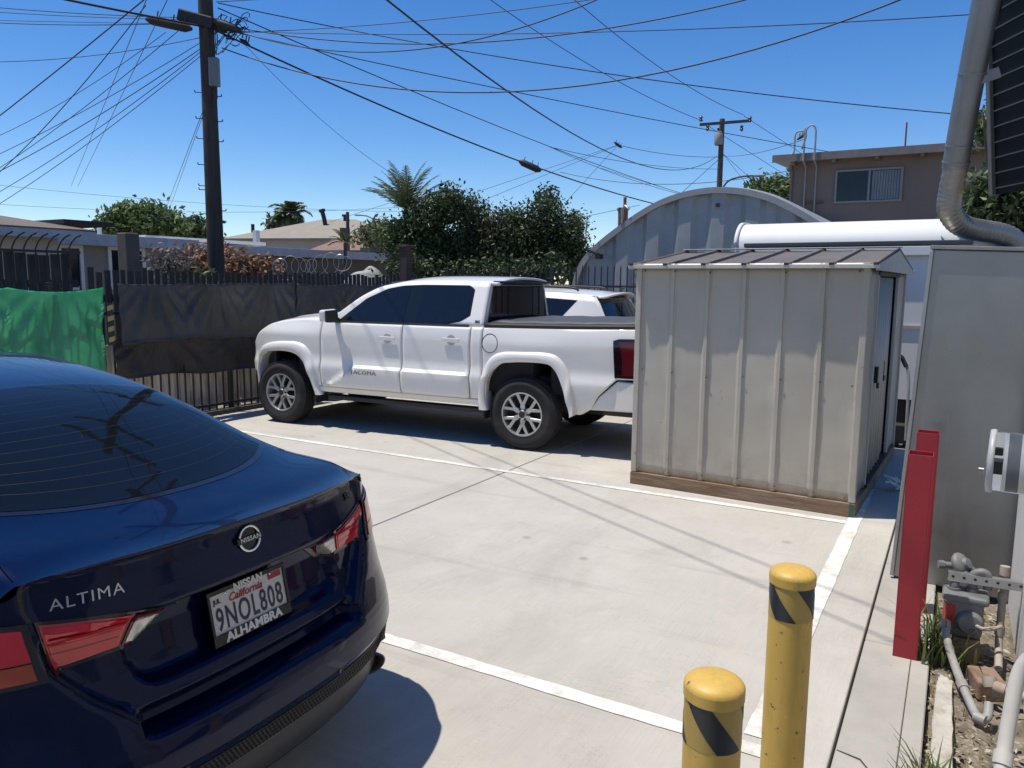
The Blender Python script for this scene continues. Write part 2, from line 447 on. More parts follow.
for sx in (-1, 1):
    for sy_ in (-1, 1):
        m = MB(); m.box((sx * (hx + .003), sy_ * (hy + .003), (z0 + ze) / 2), (.05, .05, ze - z0)); m.build('corner_trim', SHW, shed, bevel=.006)
# roof: two sloped ribbed panels
for s in (-1, 1):
    m = MB(); n = 6; X0, X1 = -hx - .07, hx + .09; prof = []
    for i in range(n + 1):
        c = X0 + (X1 - X0) * i / n
        for d, h in ((-.022, 0), (-.016, .022), (.016, .022), (.022, 0)):
            q = c + d
            if X0 - .001 <= q <= X1 + .001: prof.append((q, h))
        if i < n: prof.append((c + .5 * (X1 - X0) / n, -.004))
    prof.sort(); P = []
    for j in range(9):
        f = j / 8; y = s * (hy + .09) * f; z = zr - (zr - ze + .012) * f * (hy + .09) / hy
        P.append([(q, y, z + h) for q, h in prof])
    m.grid(P); m.build('roof_panel', SHR, shed, 25, thick=.003)
m = MB(); m.bar((-hx - .075, 0, zr + .024), (hx + .095, 0, zr + .024), .13, .008); m.build('ridge_cap', SHT, shed, bevel=.003)
for s in (-1, 1):
    m = MB(); m.box((.01, s * (hy + .095), ze - .027), (2 * hx + .17, .012, .03)); m.build('eave_trim', SHT, shed, bevel=.003)
n = 6
for i in range(n + 1):
    c = -hx - .07 + (2 * hx + .16) * i / n
    m = MB(); m.box((min(max(c, -hx - .05), hx + .07), -(hy + .100), ze - .008), (.036, .012, .018)); m.build('rib_end', SHD, shed)
for sx in (-1, 1):
    m = MB(); x = hx + .07 if sx > 0 else -hx - .05
    yy = hy + .09
    m.prism([(x, -yy, ze - .055), (x, yy, ze - .055), (x, yy, ze - .02), (x, 0, zr - .008), (x, -yy, ze - .02)], (.008, 0, 0))
    m.build('gable_panel', SHT if sx > 0 else SHW, shed)
m = MB(); r_ = random.Random(9)
for i in range(7):
    for z in (z0 + .05, 1.02, ze - .06):
        x = -hx + i * 2 * hx / 6 + (.02 if i < 6 else -.02); x = min(max(x + r_.uniform(-.004, .004), -hx + .05), hx - .05)
        m.lathe([(.009, 0), (.007, .004), (.0001, .005)], 8, Matrix.Translation((x, -hy - .019, z + r_.uniform(-.02, .02))) @ Matrix.Rotation(RAD(90), 4, 'X'), cap=False)
m.build('screw_heads', pmat('rusty_screw', (.2, .15, .11), .6, metal=.4), shed)
m = MB(); m.box((0, -hy - .01, .055), (2 * hx + .06, .045, .11)); m.box((0, hy + .01, .055), (2 * hx + .06, .045, .11))
m.box((-hx - .012, 0, .055), (.04, 2 * hy - .03, .109)); m.box((hx + .012, 0, .055), (.04, 2 * hy - .03, .109)); m.build('timber_base', WOODB, shed, bevel=.004)
GRNT = flat('green_tag', (.03, .09, .06), .7)
m = MB(); m.box((hx + .005, -hy - .0345, .058), (.03, .004, .10)); m.build('base_corner_bracket', GRNT, shed)

# ------------------------------------------------------------------ sheet metal cabinet, duct, wall, slatted panel
def m_galv(name, base, rough=.42, metal=.85):
    k = N(name); a = k.noise(1.1, 5, .6); b = k.noise(14, 4, .6); s_ = k.noise(2.5, 6, .7, k.mapping((6, 6, .5)))
    c = k.mix(k.ramp(a, [(.3, 0.0), (.7, 1.0)]), sc(base, .78), sc(base, 1.12))
    c = k.mix(k.ramp(s_, [(.6, 0.0), (.75, .25)]), c, sc(base, 1.5))
    k.set('Base Color', c); k.set('Metallic', metal)
    k.set('Roughness', k.ramp(k.mix(.6, a, b), [(.3, rough - .07), (.7, rough + .13)]))
    k.bump(k.noise(1.6, 2, .4), .35, .02); return k.m
GALV = m_galv('galvanised_sheet', (.33, .34, .34), .36)
GALVL = m_galv('galvanised_duct', (.27, .28, .29), .5)
cab = empty('sheet_metal_cabinet', 'tall plain grey sheet metal cabinet beside the building behind the red posts', 'cabinet', lot(-.235, 5.1), LOT)
cab.rotation_euler = (0, .04, LOT)
m = MB()
m.box((.32, .62, 1.0), (.64, 1.24, 1.98)); m.build('cabinet_body', GALV, cab, bevel=.008)
m = MB(); m.box((.32, .62, 2.002), (.67, 1.28, .022)); m.build('top_lid', GALV, cab, bevel=.004)
m = MB(); m.box((-.006, -.004, 1.0), (.02, .03, 1.96)); m.build('edge_flange', m_galv('flange_metal', (.42, .43, .43)), cab, bevel=.003)
SCR = flat('pale_scratch', (.36, .37, .37), .6)
m = MB()
for x, z, l, a in ((.18, 1.05, .16, .1), (.27, 1.2, .1, .3), (.22, .72, .2, -.05), (.30, .66, .12, .2), (.12, 1.5, .08, .4), (.36, .95, .1, .2)):
    q = [(x, -.0018, z), (x + .0018, -.0018, z), (x + .0018 + l * a, -.0018, z - l), (x + l * a, -.0018, z - l)]
    m.face(q)
m.build('scratches', SCR, cab)

duct = empty('exhaust_duct', 'grey ribbed metal duct bending up from the cabinet past the roof edge', 'duct', px(1004, 246, 4.75))
base = px(1004, 246, 4.75)
pts = [px(1030, 262, 4.75), px(1014, 241, 4.75), px(1000, 234, 4.74), px(984, 231, 4.73), px(968, 228, 4.71), px(956, 221, 4.69), px(949, 208, 4.67), px(951, 190, 4.65), px(956, 165, 4.6)]
def cr_spline(P, n=8):
    out = []
    for i in range(len(P) - 1):
        p0, p1, p2, p3 = P[max(i-1, 0)], P[i], P[i+1], P[min(i+2, len(P)-1)]
        for k in range(n):
            t = k / n
            out.append(.5 * ((2*p1) + (p2-p0)*t + (2*p0-5*p1+4*p2-p3)*t*t + (3*p1-p0-3*p2+p3)*t**3))
    out.append(P[-1]); return out
path = [p - base for p in cr_spline(pts, 12)]
m = MB(); m.tube(path, [.064 + .003 * (i % 3 == 0) for i in range(len(path))], 20); m.build('flexible_elbow', m_galv('flexible_duct_metal', (.34, .325, .295), .45), duct, 60)
q = [px(955, 168, 4.61) - base, px(967, 100, 4.5) - base, px(992, -30, 4.3) - base]
m = MB(); m.tube(cr_spline(q, 6), .069, 24); m.build('straight_pipe', GALVL, duct, 60)
m = MB()
for f in (.03, .12, .5): 
    a = q[0].lerp(q[2], f); b = q[0].lerp(q[2], f + .008); m.cyl(a, b, .074, n=24)
m.build('joint_band', GALVL, duct, 40)
m = MB(); a = px(967, 85, 4.48) - base
m.bar(a + Vector((-.02, -.05, 0)), px(1000, 72, 4.4) - base, .012, .06); m.build('strap', GALVL, duct, bevel=.002)

SLAT = pmat('dark_slatted_panel', (.005, .0055, .0065), .6, var=.2, spec=.2)
SLATL = pmat('slat_edge', (.075, .078, .082), .45)
pan = empty('slatted_awning_panel', 'dark slatted panel hanging beside the duct at the top right', 'awning', px(995, 195, 4.9))
b0 = px(995, 195, 4.9)
e = px(989, -40, 4.75) - b0; bd = Vector((-.02, -.9, 0)); nrm = e.cross(bd).normalized()
if nrm.x < 0: nrm = -nrm
m = MB(); a = Vector((0, 0, 0)); m.prism([a, e, e + bd, a + bd], nrm * .03); m.build('panel', SLAT, pan)
m = MB()
for i in range(15):
    f = .03 + i * .068
    s_ = e * f; m.bar(s_ - nrm * .004, s_ + bd - nrm * .004, .008, .007, up=nrm)
m.build('slat', SLATL, pan)
m = MB(); m.bar(a - bd * .012, e - bd * .012, .04, .045, up=nrm); m.build('edge_trim', flat('grey_trim', (.13, .125, .12), .6), pan, bevel=.003)
cb = MB()
pp = [px(998, 14, 4.55), px(990, 22, 4.5), px(982, 14, 4.5), px(975, -8, 4.5)]
cb.tube(cr_spline(pp, 8), .012, 8)
o = cb.build('hanging_cable', flat('black_cable', (.012, .012, .013), .5), None, 60); tag(o, 'short black cable looping off the top of the dark slatted panel', 'cable')
cl = MB(); cl.box((0, 0, 0), (.06, .06, .1)); o = cl.build('cable_bracket', flat('bracket_black', (.02, .02, .02), .6), None, bevel=.01); o.location = px(994, 8, 4.5); tag(o, 'small black bracket at the top right where the looping cable ends', 'bracket')

def m_stucco(name, col, s=60):
    k = N(name); c = k.mix(k.ramp(k.noise(1.2, 5, .6), [(.3, 0.0), (.7, 1.0)]), sc(col, .9), sc(col, 1.06))
    k.set('Base Color', c); k.set('Roughness', .9); k.bump(k.noise(s, 5, .7), .5, .01); return k.m
STW = m_stucco('white_stucco', (.60, .59, .56))
m = MB(); m.box((.46, -.45, 1.6), (.2, 10.9, 3.2)); wl = m.build('stucco_wall', STW); wl.rotation_euler = (0, 0, LOT); tag(wl, 'white stucco side wall of the building at the right edge, behind the meters', 'wall')
m = MB(); m.box((-.18, -2.4, 2.86), (1.08, 6.6, .1)); m.build('roof_eave', pmat('dark_eave_boards', (.10, .075, .06), .8, var=.3, bump=.3), wl)
for v_ in (-4.6, -2.4, -.6):
    m = MB(); m.box((-.62, v_, 1.4), (.12, .12, 2.84)); m.build('eave_post', pmat('brown_eave_post', (.12, .07, .05), .75), wl, bevel=.006)

# electric meter on the wall
def m_glass(name, col=(1, 1, 1), rough=.02):
    k = N(name); k.set('Base Color', col); k.set('Transmission Weight', 1.0); k.set('Roughness', rough); k.b.inputs['IOR'].default_value = 1.12; return k.m
em = empty('electric_meter', 'round clear glass electric meter sticking out from the wall at the right edge', 'meter', px(1004, 462, 1.93))
Mx = Matrix.Rotation(RAD(-90), 4, 'Y')       # local +Z -> -X
em.rotation_euler = (0, 0, LOT + RAD(-4))
GM = flat('meter_grey', (.42, .43, .44), .4); WM = flat('meter_white', (.72, .72, .7), .35)
m = MB(); m.lathe([(.075, -.16), (.078, -.05)], 40, Mx); m.build('base_ring', GM, em, 40)
m = MB(); m.lathe([(.066, -.06), (.066, .0)], 40, Mx); m.build('meter_body', WM, em, 40)
m = MB(); m.lathe([(.0665, -.035), (.0668, -.032), (.0668, -.008)], 40, Mx, cap=False); m.build('dark_band', flat('meter_band', (.13, .14, .16), .4), em, 40)
m = MB(); m.box((-.012, 0, -.012), (.03, .05, .03)); m.box((-.012, -.03, .03), (.02, .018, .018)); m.build('register', flat('meter_black', (.02, .02, .02), .4), em, bevel=.003)
m = MB(); m.lathe([(.077, -.05), (.077, .028), (.072, .036), (.0001, .038)], 48, Mx, cap=False); m.build('glass_cover', m_glass('meter_glass', (.93, .95, .96)), em, 40)
m = MB(); m.lathe([(.079, .02), (.081, .026), (.079, .034)], 48, Mx, cap=False); m.build('rim', GM, em, 40, thick=.003)
m = MB(); m.cyl((-.042, -.0, -.03), (-.054, 0, -.03), .011); m.build('lock_knob', flat('meter_seal', (.3, .3, .3), .3, 1), em, 40)
m = MB(); m.box((.22, 0, -.02), (.12, .24, .34)); m.build('meter_box', GM, em, bevel=.01)

# ------------------------------------------------------------------ gas meter and pipes
GG = pmat('gas_meter_grey', (.15, .158, .16), .55, var=.12, vs=6, dirt=(.32, .3, .27), dirt_s=8, dirt_amt=.4, bump=.1)
PIPEG = pmat('grey_pipe_paint', (.30, .30, .29), .5, var=.12, vs=8, dirt=(.22, .17, .12), dirt_s=9, dirt_amt=.6)
RUST = pmat('rusty_pale_pipe', (.38, .34, .285), .7, var=.15, vs=7, dirt=(.20, .09, .045), dirt_s=7, dirt_amt=.8)
gmp = Vector((2.24, 3.62, 0))
gm = empty('gas_meter', 'grey gas meter with red label set low among pipes beside the wall', 'gas meter', gmp + Vector((0, 0, -.03)), LOT)
gm.scale = (.85, .85, .82)
m = MB(); m.box((.0, 0, .255), (.19, .165, .25)); m.build('meter_case', GG, gm, bevel=.035, seg=4)
m = MB(); m.box((.0, 0, .37), (.235, .185, .05)); m.build('top_flange', GG, gm, bevel=.02, seg=3)
m = MB(); m.lathe([(.068, 0), (.07, .02), (.055, .045), (.0001, .05)], 32, Matrix.Translation((.03, -.08, .24)) @ Matrix.Rotation(RAD(90), 4, 'X'), cap=False); m.build('diaphragm_cover', GG, gm, 40)
m = MB(); m.box((-.098, -.045, .27), (.006, .05, .11), rz=.3); m.box((-.07, -.086, .27), (.045, .006, .115)); m.build('red_label', flat('red_meter_label', (.42, .03, .03), .5), gm, bevel=.001)
m = MB()
m.tube(cr_spline([Vector(p) for p in ((-.06, 0, .38), (-.06, 0, .43), (-.055, .02, .455), (-.02, .05, .47), (.0, .08, .47))], 6), .026, 14)
m.cyl((-.06, 0, .385), (-.06, 0, .41), .036, n=14)
m.tube(cr_spline([Vector(p) for p in ((.03, .02, .38), (.03, .02, .47), (.035, .02, .50), (.07, .02, .52), (.1, .02, .5), (.105, .02, .42))], 6), .024, 14)
m.cyl((.03, .02, .385), (.03, .02, .415), .034, n=14); m.cyl((.03, .02, .44), (.03, .02, .455), .031, n=14)
m.build('meter_elbow', GG, gm, 50)
m = MB(); Mr = Matrix.Translation((-.035, .10, .52)) @ Matrix.Rotation(RAD(60), 4, 'Y') @ Matrix.Rotation(RAD(20), 4, 'X')
m.lathe([(.03, -.035), (.062, -.02), (.072, -.006), (.072, .006), (.062, .02), (.035, .03), (.03, .05), (.0001, .052)], 28, Mr, cap=False)
m.cyl((-.03, .10, .51), (-.14, .07, .51), .02, n=14); m.cyl((-.12, .075, .51), (-.15, .067, .51), .027, n=8); m.cyl((0, .1, .51), (.05, .11, .47), .024, n=14)
m.build('regulator', GG, gm, 40)
m = MB(); m.tube(cr_spline([Vector(p) for p in ((-.10, -.07, .2), (-.105, -.09, .19), (-.08, -.1, .15))], 5), .012, 8); m.build('test_cock', PIPEG, gm, 50)
m = MB(); m.cyl((.0, .0, .12), (0, 0, -.06), .03); m.box((.02, .0, .055), (.14, .16, .15)); m.build('support_block', pmat('brick_block', (.24, .16, .11), .9, bump=.4), gm, bevel=.008)
# strut channel with holes
st = empty('strut_channel', 'galvanised slotted strut channel reaching across the gas meter to the wall', 'channel', gmp + lot(-.08, -.02, .36), LOT + RAD(4))
STM = m_galv('strut_metal', (.55, .56, .56), .4)
L_ = .52; m = MB(); m.box((L_ / 2, 0, .0), (L_, .004, .041)); m.box((L_ / 2, .02, .0185), (L_, .04, .004)); m.box((L_ / 2, .02, -.0185), (L_, .04, .004)); m.build('channel', STM, st)
m = MB()
for i in range(11): m.lathe([(.007, 0), (.0001, .0001)], 12, Matrix.Translation((.02 + i * .047, -.0032, .004)) @ Matrix.Scale(1.0, 4) @ Matrix.Rotation(RAD(90), 4, 'X'), cap=False)
m.build('slot', SHD, st)
def pipe(name, pts, r, mat, label, n=14, joints=()):
    P = [Vector(p) for p in pts]; b = P[0].copy()
    m = MB(); m.tube([p - b for p in cr_spline(P, 8)], r, n)
    pt = cr_spline(P, 8)
    for j in joints:
        i = min(int(j * (len(pt) - 2)), len(pt) - 2); d = (pt[i+1] - pt[i]).normalized()
        m.cyl(pt[i] - b - d * .022, pt[i] - b + d * .022, r * 1.28, n=n)
    o = m.build(name, mat, None, 50); o.location = b; return tag(o, label, 'pipe')
def gl(x, y, z): return gmp + lot(x, y, z)
pipe('gas_pipe', [gl(-.075, -.10, .15), gl(-.065, -.2, .11), gl(-.02, -.40, .055), gl(.045, -.62, -.0), gl(.07, -.68, -.005), gl(.095, -.66, .0), gl(.1, -.6, .03)], .018, PIPEG, 'grey pipe slanting down from the gas meter toward the camera', joints=(.05, .42, .7))
pipe('riser_pipe', [gl(.155, .06, .41), gl(.155, .05, .3), gl(.155, .03, .16), gl(.155, .0, .06), gl(.15, -.2, .02)], .017, RUST, 'rust stained pale riser pipe standing just right of the gas meter', joints=(.02, .3, .62))
pipe('drain_pipe', [gl(.105, -.44, .06), gl(.12, -.45, .045), gl(.2, -.47, .04), gl(.34, -.5, .04)], .022, RUST, 'short pale pipe running from the soil into the wall foot below the gas meter', joints=(.1, .5))
pipe('gas_union_pipe', [gl(-.01, .0, .22), gl(.05, -.1, .17), gl(.1, -.11, .165), gl(.155, -.08, .18)], .009, RUST, 'thin pale copper coloured tube crossing the front of the gas meter')
pipe('conduit_pipe', [lot(.2, 2.2, -.06), lot(.2, 2.5, .0), lot(.225, 2.80, .06), lot(.245, 2.98, .2), lot(.27, 3.08, .42), lot(.30, 3.1, .5)], .024, pmat('white_conduit', (.48, .47, .44), .6, var=.1, dirt=(.4, .36, .3), dirt_s=9, dirt_amt=.5), 'thick white conduit rising up the wall at the bottom right corner', joints=(.45, .6))
m = MB(); m.cyl((0, 0, 0), (-.1, -.02, .03), .012); m.cyl((-.03, -.006, .01), (-.03, -.006, -.06), .01); m.cyl((-.1, -.02, .03), (-.12, -.025, .035), .018, n=8); m.box((-.03, -.006, .035), (.05, .02, .008))
o = m.build('hose_tap', pmat('pale_brass_paint', (.58, .57, .53), .5), None, 40); o.location = lot(.16, 2.55, .17); o.rotation_euler = (0, 0, LOT); tag(o, 'small white tap on the conduit at the bottom right corner', 'tap')
# broken kerb piece
m = MB(); P = []
r_ = random.Random(3)
poly = [(.035, 2.70), (.095, 2.69), (.105, 3.0), (.10, 3.4), (.095, 3.85), (.05, 3.88), (.035, 3.8), (.028, 3.2)]
m.prism([(a, b, -.07) for a, b in poly], (0, 0, .08))
bmesh.ops.subdivide_edges(m.bm, edges=m.bm.edges, cuts=5, use_grid_fill=True)
for v in m.bm.verts: v.co += Vector((r_.uniform(-.004, .004), r_.uniform(-.004, .004), r_.uniform(-.004, .004)))
o = m.build('kerb_stone', pmat('chipped_white_kerb', (.44, .41, .36), .9, var=.2, vs=9, bump=.9, bs=40, dirt=(.24, .2, .16), dirt_s=8, dirt_amt=.9), None); o.rotation_euler = (0, 0, LOT); tag(o, 'chipped pale strip of old kerb lying in the soil bed below the gas meter', 'kerb')
m = MB(); m.box((0, 0, .02), (.12, .17, .09), rz=.3); o = m.build('loose_brick', pmat('dusty_brick', (.25, .165, .115), .9, bump=.5, dirt=(.3, .27, .23), dirt_s=8), None, bevel=.01); o.location = gl(.1, -.30, -.04); o.rotation_euler = (0, 0, LOT); tag(o, 'dusty brown brick lying in the soil in front of the gas meter', 'brick')
# weeds and litter
def blades(pts, name, mat, label, seed, h=(.05, .16), w=.006, kind=None, spread=.05, n=26):
    r_ = random.Random(seed); V, F = [], []
    for (c, k) in pts:
        for i in range(int(n * k)):
            a = r_.uniform(0, 6.28); l = r_.uniform(*h) * (.6 + .5 * k); b = Vector(c) + Vector((r_.gauss(0, spread), r_.gauss(0, spread), 0))
            out = Vector((math.cos(a), math.sin(a), 0)); sd_ = Vector((-out.y, out.x, 0)) * w * r_.uniform(.6, 1.4)
            lean = r_.uniform(.15, .9); i0 = len(V)
            for j in range(4):
                f = j / 3; p = b + out * l * lean * f * f + Vector((0, 0, l * f * (1 - .35 * lean * f)))
                ww = 1 - f * .92
                V += [p - sd_ * ww, p + sd_ * ww]
            for j in range(3): q = i0 + 2 * j; F.append((q, q + 1, q + 3, q + 2))
    me = bpy.data.meshes.new(name); me.from_pydata(V, [], F); me.update()
    o = link(name, me, mat, None, 180)
    o['label'] = label; o['category'] = 'weeds'
    if kind: o['kind'] = kind
    return o
def leafmat(name, a, b, rough=.55, trans=.25):
    k = N(name); gi = k.n('ShaderNodeNewGeometry')
    nz_ = k.noise(1.4, 3, .6); c = k.mix(k.ramp(k.mix(.55, gi.outputs['Random Per Island'], nz_), [(.25, 0.0), (.75, 1.0)]), a, b); k.set('Base Color', c); k.set('Roughness', rough); k.set('Specular IOR Level', .35)
    tr = k.n('ShaderNodeBsdfTranslucent'); k.l(c, tr.inputs[0]); mx = k.n('ShaderNodeMixShader'); mx.inputs[0].default_value = trans
    k.l(k.b.outputs[0], mx.inputs[1]); k.l(tr.outputs[0], mx.inputs[2]); k.l(mx.outputs[0], k.out.inputs[0]); return k.m
WEED = leafmat('weed_green', (.05, .085, .02), (.17, .19, .06)); DRYG = leafmat('dry_grass', (.28, .23, .12), (.4, .34, .2))
blades([(lot(.03, 2.45 + i * .06, -.04), 1.0 + .5 * (i % 3 == 0)) for i in range(10)], 'weeds', WEED, 'green weeds along the path edge at the bottom right', 5, kind='stuff')
blades([(gl(-.12, -.1, -.04), 1.6), (gl(-.12, -.02, -.04), 1.3), (gl(-.14, -.2, -.04), 1.2), (gl(-.13, .14, -.04), 1.0), (gl(-.05, -.2, -.04), .9)], 'weed_clump', WEED, 'tuft of long green weeds growing at the left foot of the gas meter', 6, h=(.08, .26), w=.007)
blades([(lot(.06 + .2 * rnd.random(), 2.2 + i * .09, -.045), .5) for i in range(20)], 'dry_litter', DRYG, 'dry grass and litter scattered over the soil bed', 8, h=(.02, .07), w=.006, kind='stuff', spread=.08)

r_ = random.Random(14); V, Fc = [], []
for i in range(420):
    p = lot(r_.uniform(.0, .34), r_.uniform(2.2, 5.0), -.038 + r_.uniform(0, .02)); a = r_.uniform(0, 6.28); s_ = r_.uniform(.006, .022); t = Vector((math.cos(a), math.sin(a), r_.uniform(-.4, .4))) * s_; b_ = Vector((-math.sin(a), math.cos(a), r_.uniform(-.3, .3))) * s_ * r_.uniform(.3, .8)
    i0 = len(V); V += [p - t, p + b_, p + t, p - b_]; Fc.append((i0, i0 + 1, i0 + 2, i0 + 3))
me = bpy.data.meshes.new('leaf_litter'); me.from_pydata(V, [], Fc); me.update()
o = link('leaf_litter', me, leafmat('litter_chips', (.12, .085, .05), (.52, .47, .40), .8, .1)); o['label'] = 'pale and brown chips of litter on the soil bed'; o['category'] = 'litter'; o['kind'] = 'stuff'
# ------------------------------------------------------------------ fences and tarps
IRON = pmat('black_iron', (.018, .019, .021), .5, var=.2, rvar=.1)
FU = -8.47
def iron_fence(p0, p1, z0, ztop, label, bays, gap=.115, post_h=0, name='iron_fence', spear=True, lowrail=True):
    p0, p1 = Vector(p0), Vector(p1); d = p1 - p0; L = d.length; ang = math.atan2(d.y, d.x)
    t = empty(name, label, 'fence', p0, ang)
    bl = L / bays
    for b in range(bays + 1):
        m = MB(); m.box((b * bl, 0, (ztop + post_h + z0) / 2 - .04), (.055, .055, ztop + post_h - z0 + .08)); m.build('post', IRON, t, bevel=.004)
    for b in range(bays):
        m = MB()
        for z in ((z0 + .13, ztop - .3) if lowrail else (ztop - .3,)): m.box((b * bl + bl / 2, 0, z), (bl - .055, .034, .034))
        n = int(bl / gap)
        for i in range(1, n):
            x = b * bl + i * bl / n
            m.box((x, 0, (z0 + .04 + ztop) / 2), (.017, .017, ztop - z0 - .04))
            if spear: m.cyl((x, 0, ztop), (x, 0, ztop + .05), .012, .001, 4)
        m.build('picket_panel', IRON, t)
    return t
m = MB(); m.box((FU + .02, 3.4, .03), (.16, 16.6, .06)); o = m.build('fence_kerb', pmat('dark_kerb', (.06, .058, .055), .9, bump=.3)); o.rotation_euler = (0, 0, LOT); structure(o)
iron_fence(lot(FU, -4.6), lot(FU, 11.7), 0, 1.68, 'black iron picket fence along the left side of the lot, hung with tarps', 7, post_h=.05)
iron_fence(lot(FU + .2, 11.9), lot(2.6, 11.9), 0, 2.02, 'black iron spear picket fence across the back of the lot behind the white cars', 5, gap=.112)
m = MB(); m.box((0, 0, 1.2), (.17, .17, 2.4)); m.box((0, 0, 2.42), (.22, .22, .05)); o = m.build('corner_post', pmat('rusty_brown_post', (.07, .04, .032), .7), None, bevel=.01); o.location = Vector((px(406, 290, 14.6).x, 14.6, 0)); o.rotation_euler = (0, 0, LOT); tag(o, 'rust brown square post at the far corner of the fences, left of the trees', 'post')

def m_tarp(name, col, col2, rough, spec=.4, trans=0.0, crease=1.0):
    k = N(name); f = k.noise(3, 5, .6); g = k.noise(1.1, 6, .75, k.mapping((1, 1.6, .6)), 1.5)
    c = k.mix(k.ramp(f, [(.3, 0.0), (.7, 1.0)]), col, col2)
    k.set('Base Color', c); k.set('Roughness', rough); k.set('Specular IOR Level', spec)
    b = k.bump(g, .8 * crease, .06); k.bump(k.noise(9, 4, .7, None, 1.2), .5 * crease, .012, b)
    if trans:
        tr = k.n('ShaderNodeBsdfTranslucent'); k.l(c, tr.inputs[0]); mx = k.n('ShaderNodeMixShader'); mx.inputs[0].default_value = trans
        k.l(k.b.outputs[0], mx.inputs[1]); k.l(tr.outputs[0], mx.inputs[2]); k.l(mx.outputs[0], k.out.inputs[0])
    return k.m
TG = m_tarp('green_tarp_plastic', (.11, .50, .27), (.24, .66, .43), .35, trans=.6, crease=.6)
TB = m_tarp('charcoal_tarp_fabric', (.045, .043, .039), (.088, .084, .076), .42, trans=.15)
TD = m_tarp('dark_brown_tarp_fabric', (.026, .021, .019), (.05, .042, .037), .6)
def tarp(name, v0, v1, ztop, zbot, mat, label, off, sag=.05, seed=0, amp=.03, ties=5, group=None, nu=90, nv=26, parent=None, slant=0):
    r_ = random.Random(seed); ph = [r_.uniform(0, 6.28) for _ in range(10)]
    P = []
    for j in range(nv + 1):
        f = j / nv; row = []
        for i in range(nu + 1):
            s = i / nu; v = lerp(v0, v1, s)
            k = s * ties
            zt = ztop(s) - sag * math.sin(math.pi * (k % 1)) ** .8
            zb = zbot(s) + .025 * math.sin(7 * s + ph[0]) + .012 * math.sin(23 * s + ph[1])
            z = lerp(zb, zt, f)
            w = (math.sin(v * 3.3 + f * 2.2 + ph[2]) + .6 * math.sin(v * 8.1 - f * 3.6 + ph[3]) + .45 * math.sin(v * 13 + f * 5 + ph[4])) * amp * (.35 + .65 * (1 - f))
            # folds fanning down from the tie points
            d = (k % 1) - .5
            w += amp * .8 * f * (1 - f) * 4 * math.sin(22 * math.atan2(d, 1.25 - f))
            w += amp * 1.3 * (1 - f) * math.sin(v * 1.7 + ph[5])
            row.append((off + .03 + amp * 1.6 + w + (.02 if j == 0 else 0), v, z))
        P.append(row)
    m = MB(); m.grid(P); o = m.build(name, mat, parent, 180, thick=.003); o.rotation_euler = (0, 0, LOT if parent is None else 0)
    if parent is None: tag(o, label, 'tarp', group)
    return o
tarp('tarp', 2.2, 5.28, lambda s: 1.68, lambda s: .62, TG, 'bright green plastic tarp hung on the left fence', FU, .05, 1, .028, 3)
tarp('tarp', 5.42, 8.15, lambda s: 1.72 + .02 * s, lambda s: 1.02, TB, 'charcoal grey tarp with pale creases hung on the fence just right of the green one', FU + .06, .012, 2, .022, 3)
tarp('tarp', 5.36, 9.2, lambda s: 1.08, lambda s: .60 - .02 * s, TD, 'dark brown strip of fabric hanging below the charcoal tarp to left of the pickup', FU - .0, .02, 3, .025, 3)
tarp('tarp', 8.22, 11.4, lambda s: 1.73, lambda s: .75, TB, 'charcoal grey tarp on the fence behind the pickup hood', FU + .02, .03, 4, .024, 3)
WOODG = pmat('weathered_grey_boards', (.80, .71, .60), .85, var=.3, vs=3, bump=.6, bs=12, stretch=(7, 7, .5), dirt=(.16, .12, .09), dirt_s=4, dirt_amt=.8)
WOODD = pmat('dark_fence_boards', (.055, .046, .04), .85, var=.35, vs=3, bump=.5, bs=12, stretch=(7, 7, .5))
def board_fence(p0, p1, h, mat, label, w_=.13, gap=.012, seed=0, hv=.02, rail=False):
    p0, p1 = Vector(p0), Vector(p1); d = p1 - p0; L = d.length; r_ = random.Random(seed)
    t = empty('board_fence', label, 'fence', p0, math.atan2(d.y, d.x)); m = MB(); x = 0
    while x < L - w_:
        ww = w_ * r_.uniform(.85, 1.1); m.box((x + ww / 2, r_.uniform(-.006, .006), h / 2 + r_.uniform(-hv, hv) / 2), (ww, .018, h + r_.uniform(-hv, hv))); x += ww + gap
    m.build('board_panel', mat, t)
    m = MB(); 
    for z in (.35, h - .35): m.box((L / 2, .035, z), (L, .04, .09))
    m.build('rail', mat, t); return t
board_fence(lot(FU - .3, 4.5), lot(FU - .3, 11.6), .95, WOODG, 'weathered grey brown board fence showing below the tarps behind the iron pickets', seed=3, hv=.06)
board_fence(lot(FU - 1.0, 2.0), lot(FU - 1.0, 5.65), 2.06, WOODD, 'tall dark board fence behind the green tarp at the far left', seed=4)
board_fence(lot(FU - .9, 5.7), lot(FU - .9, 12.4), 1.88, WOODD, 'dark gapped picket fence behind the charcoal tarp', w_=.075, gap=.03, seed=5, hv=.05)
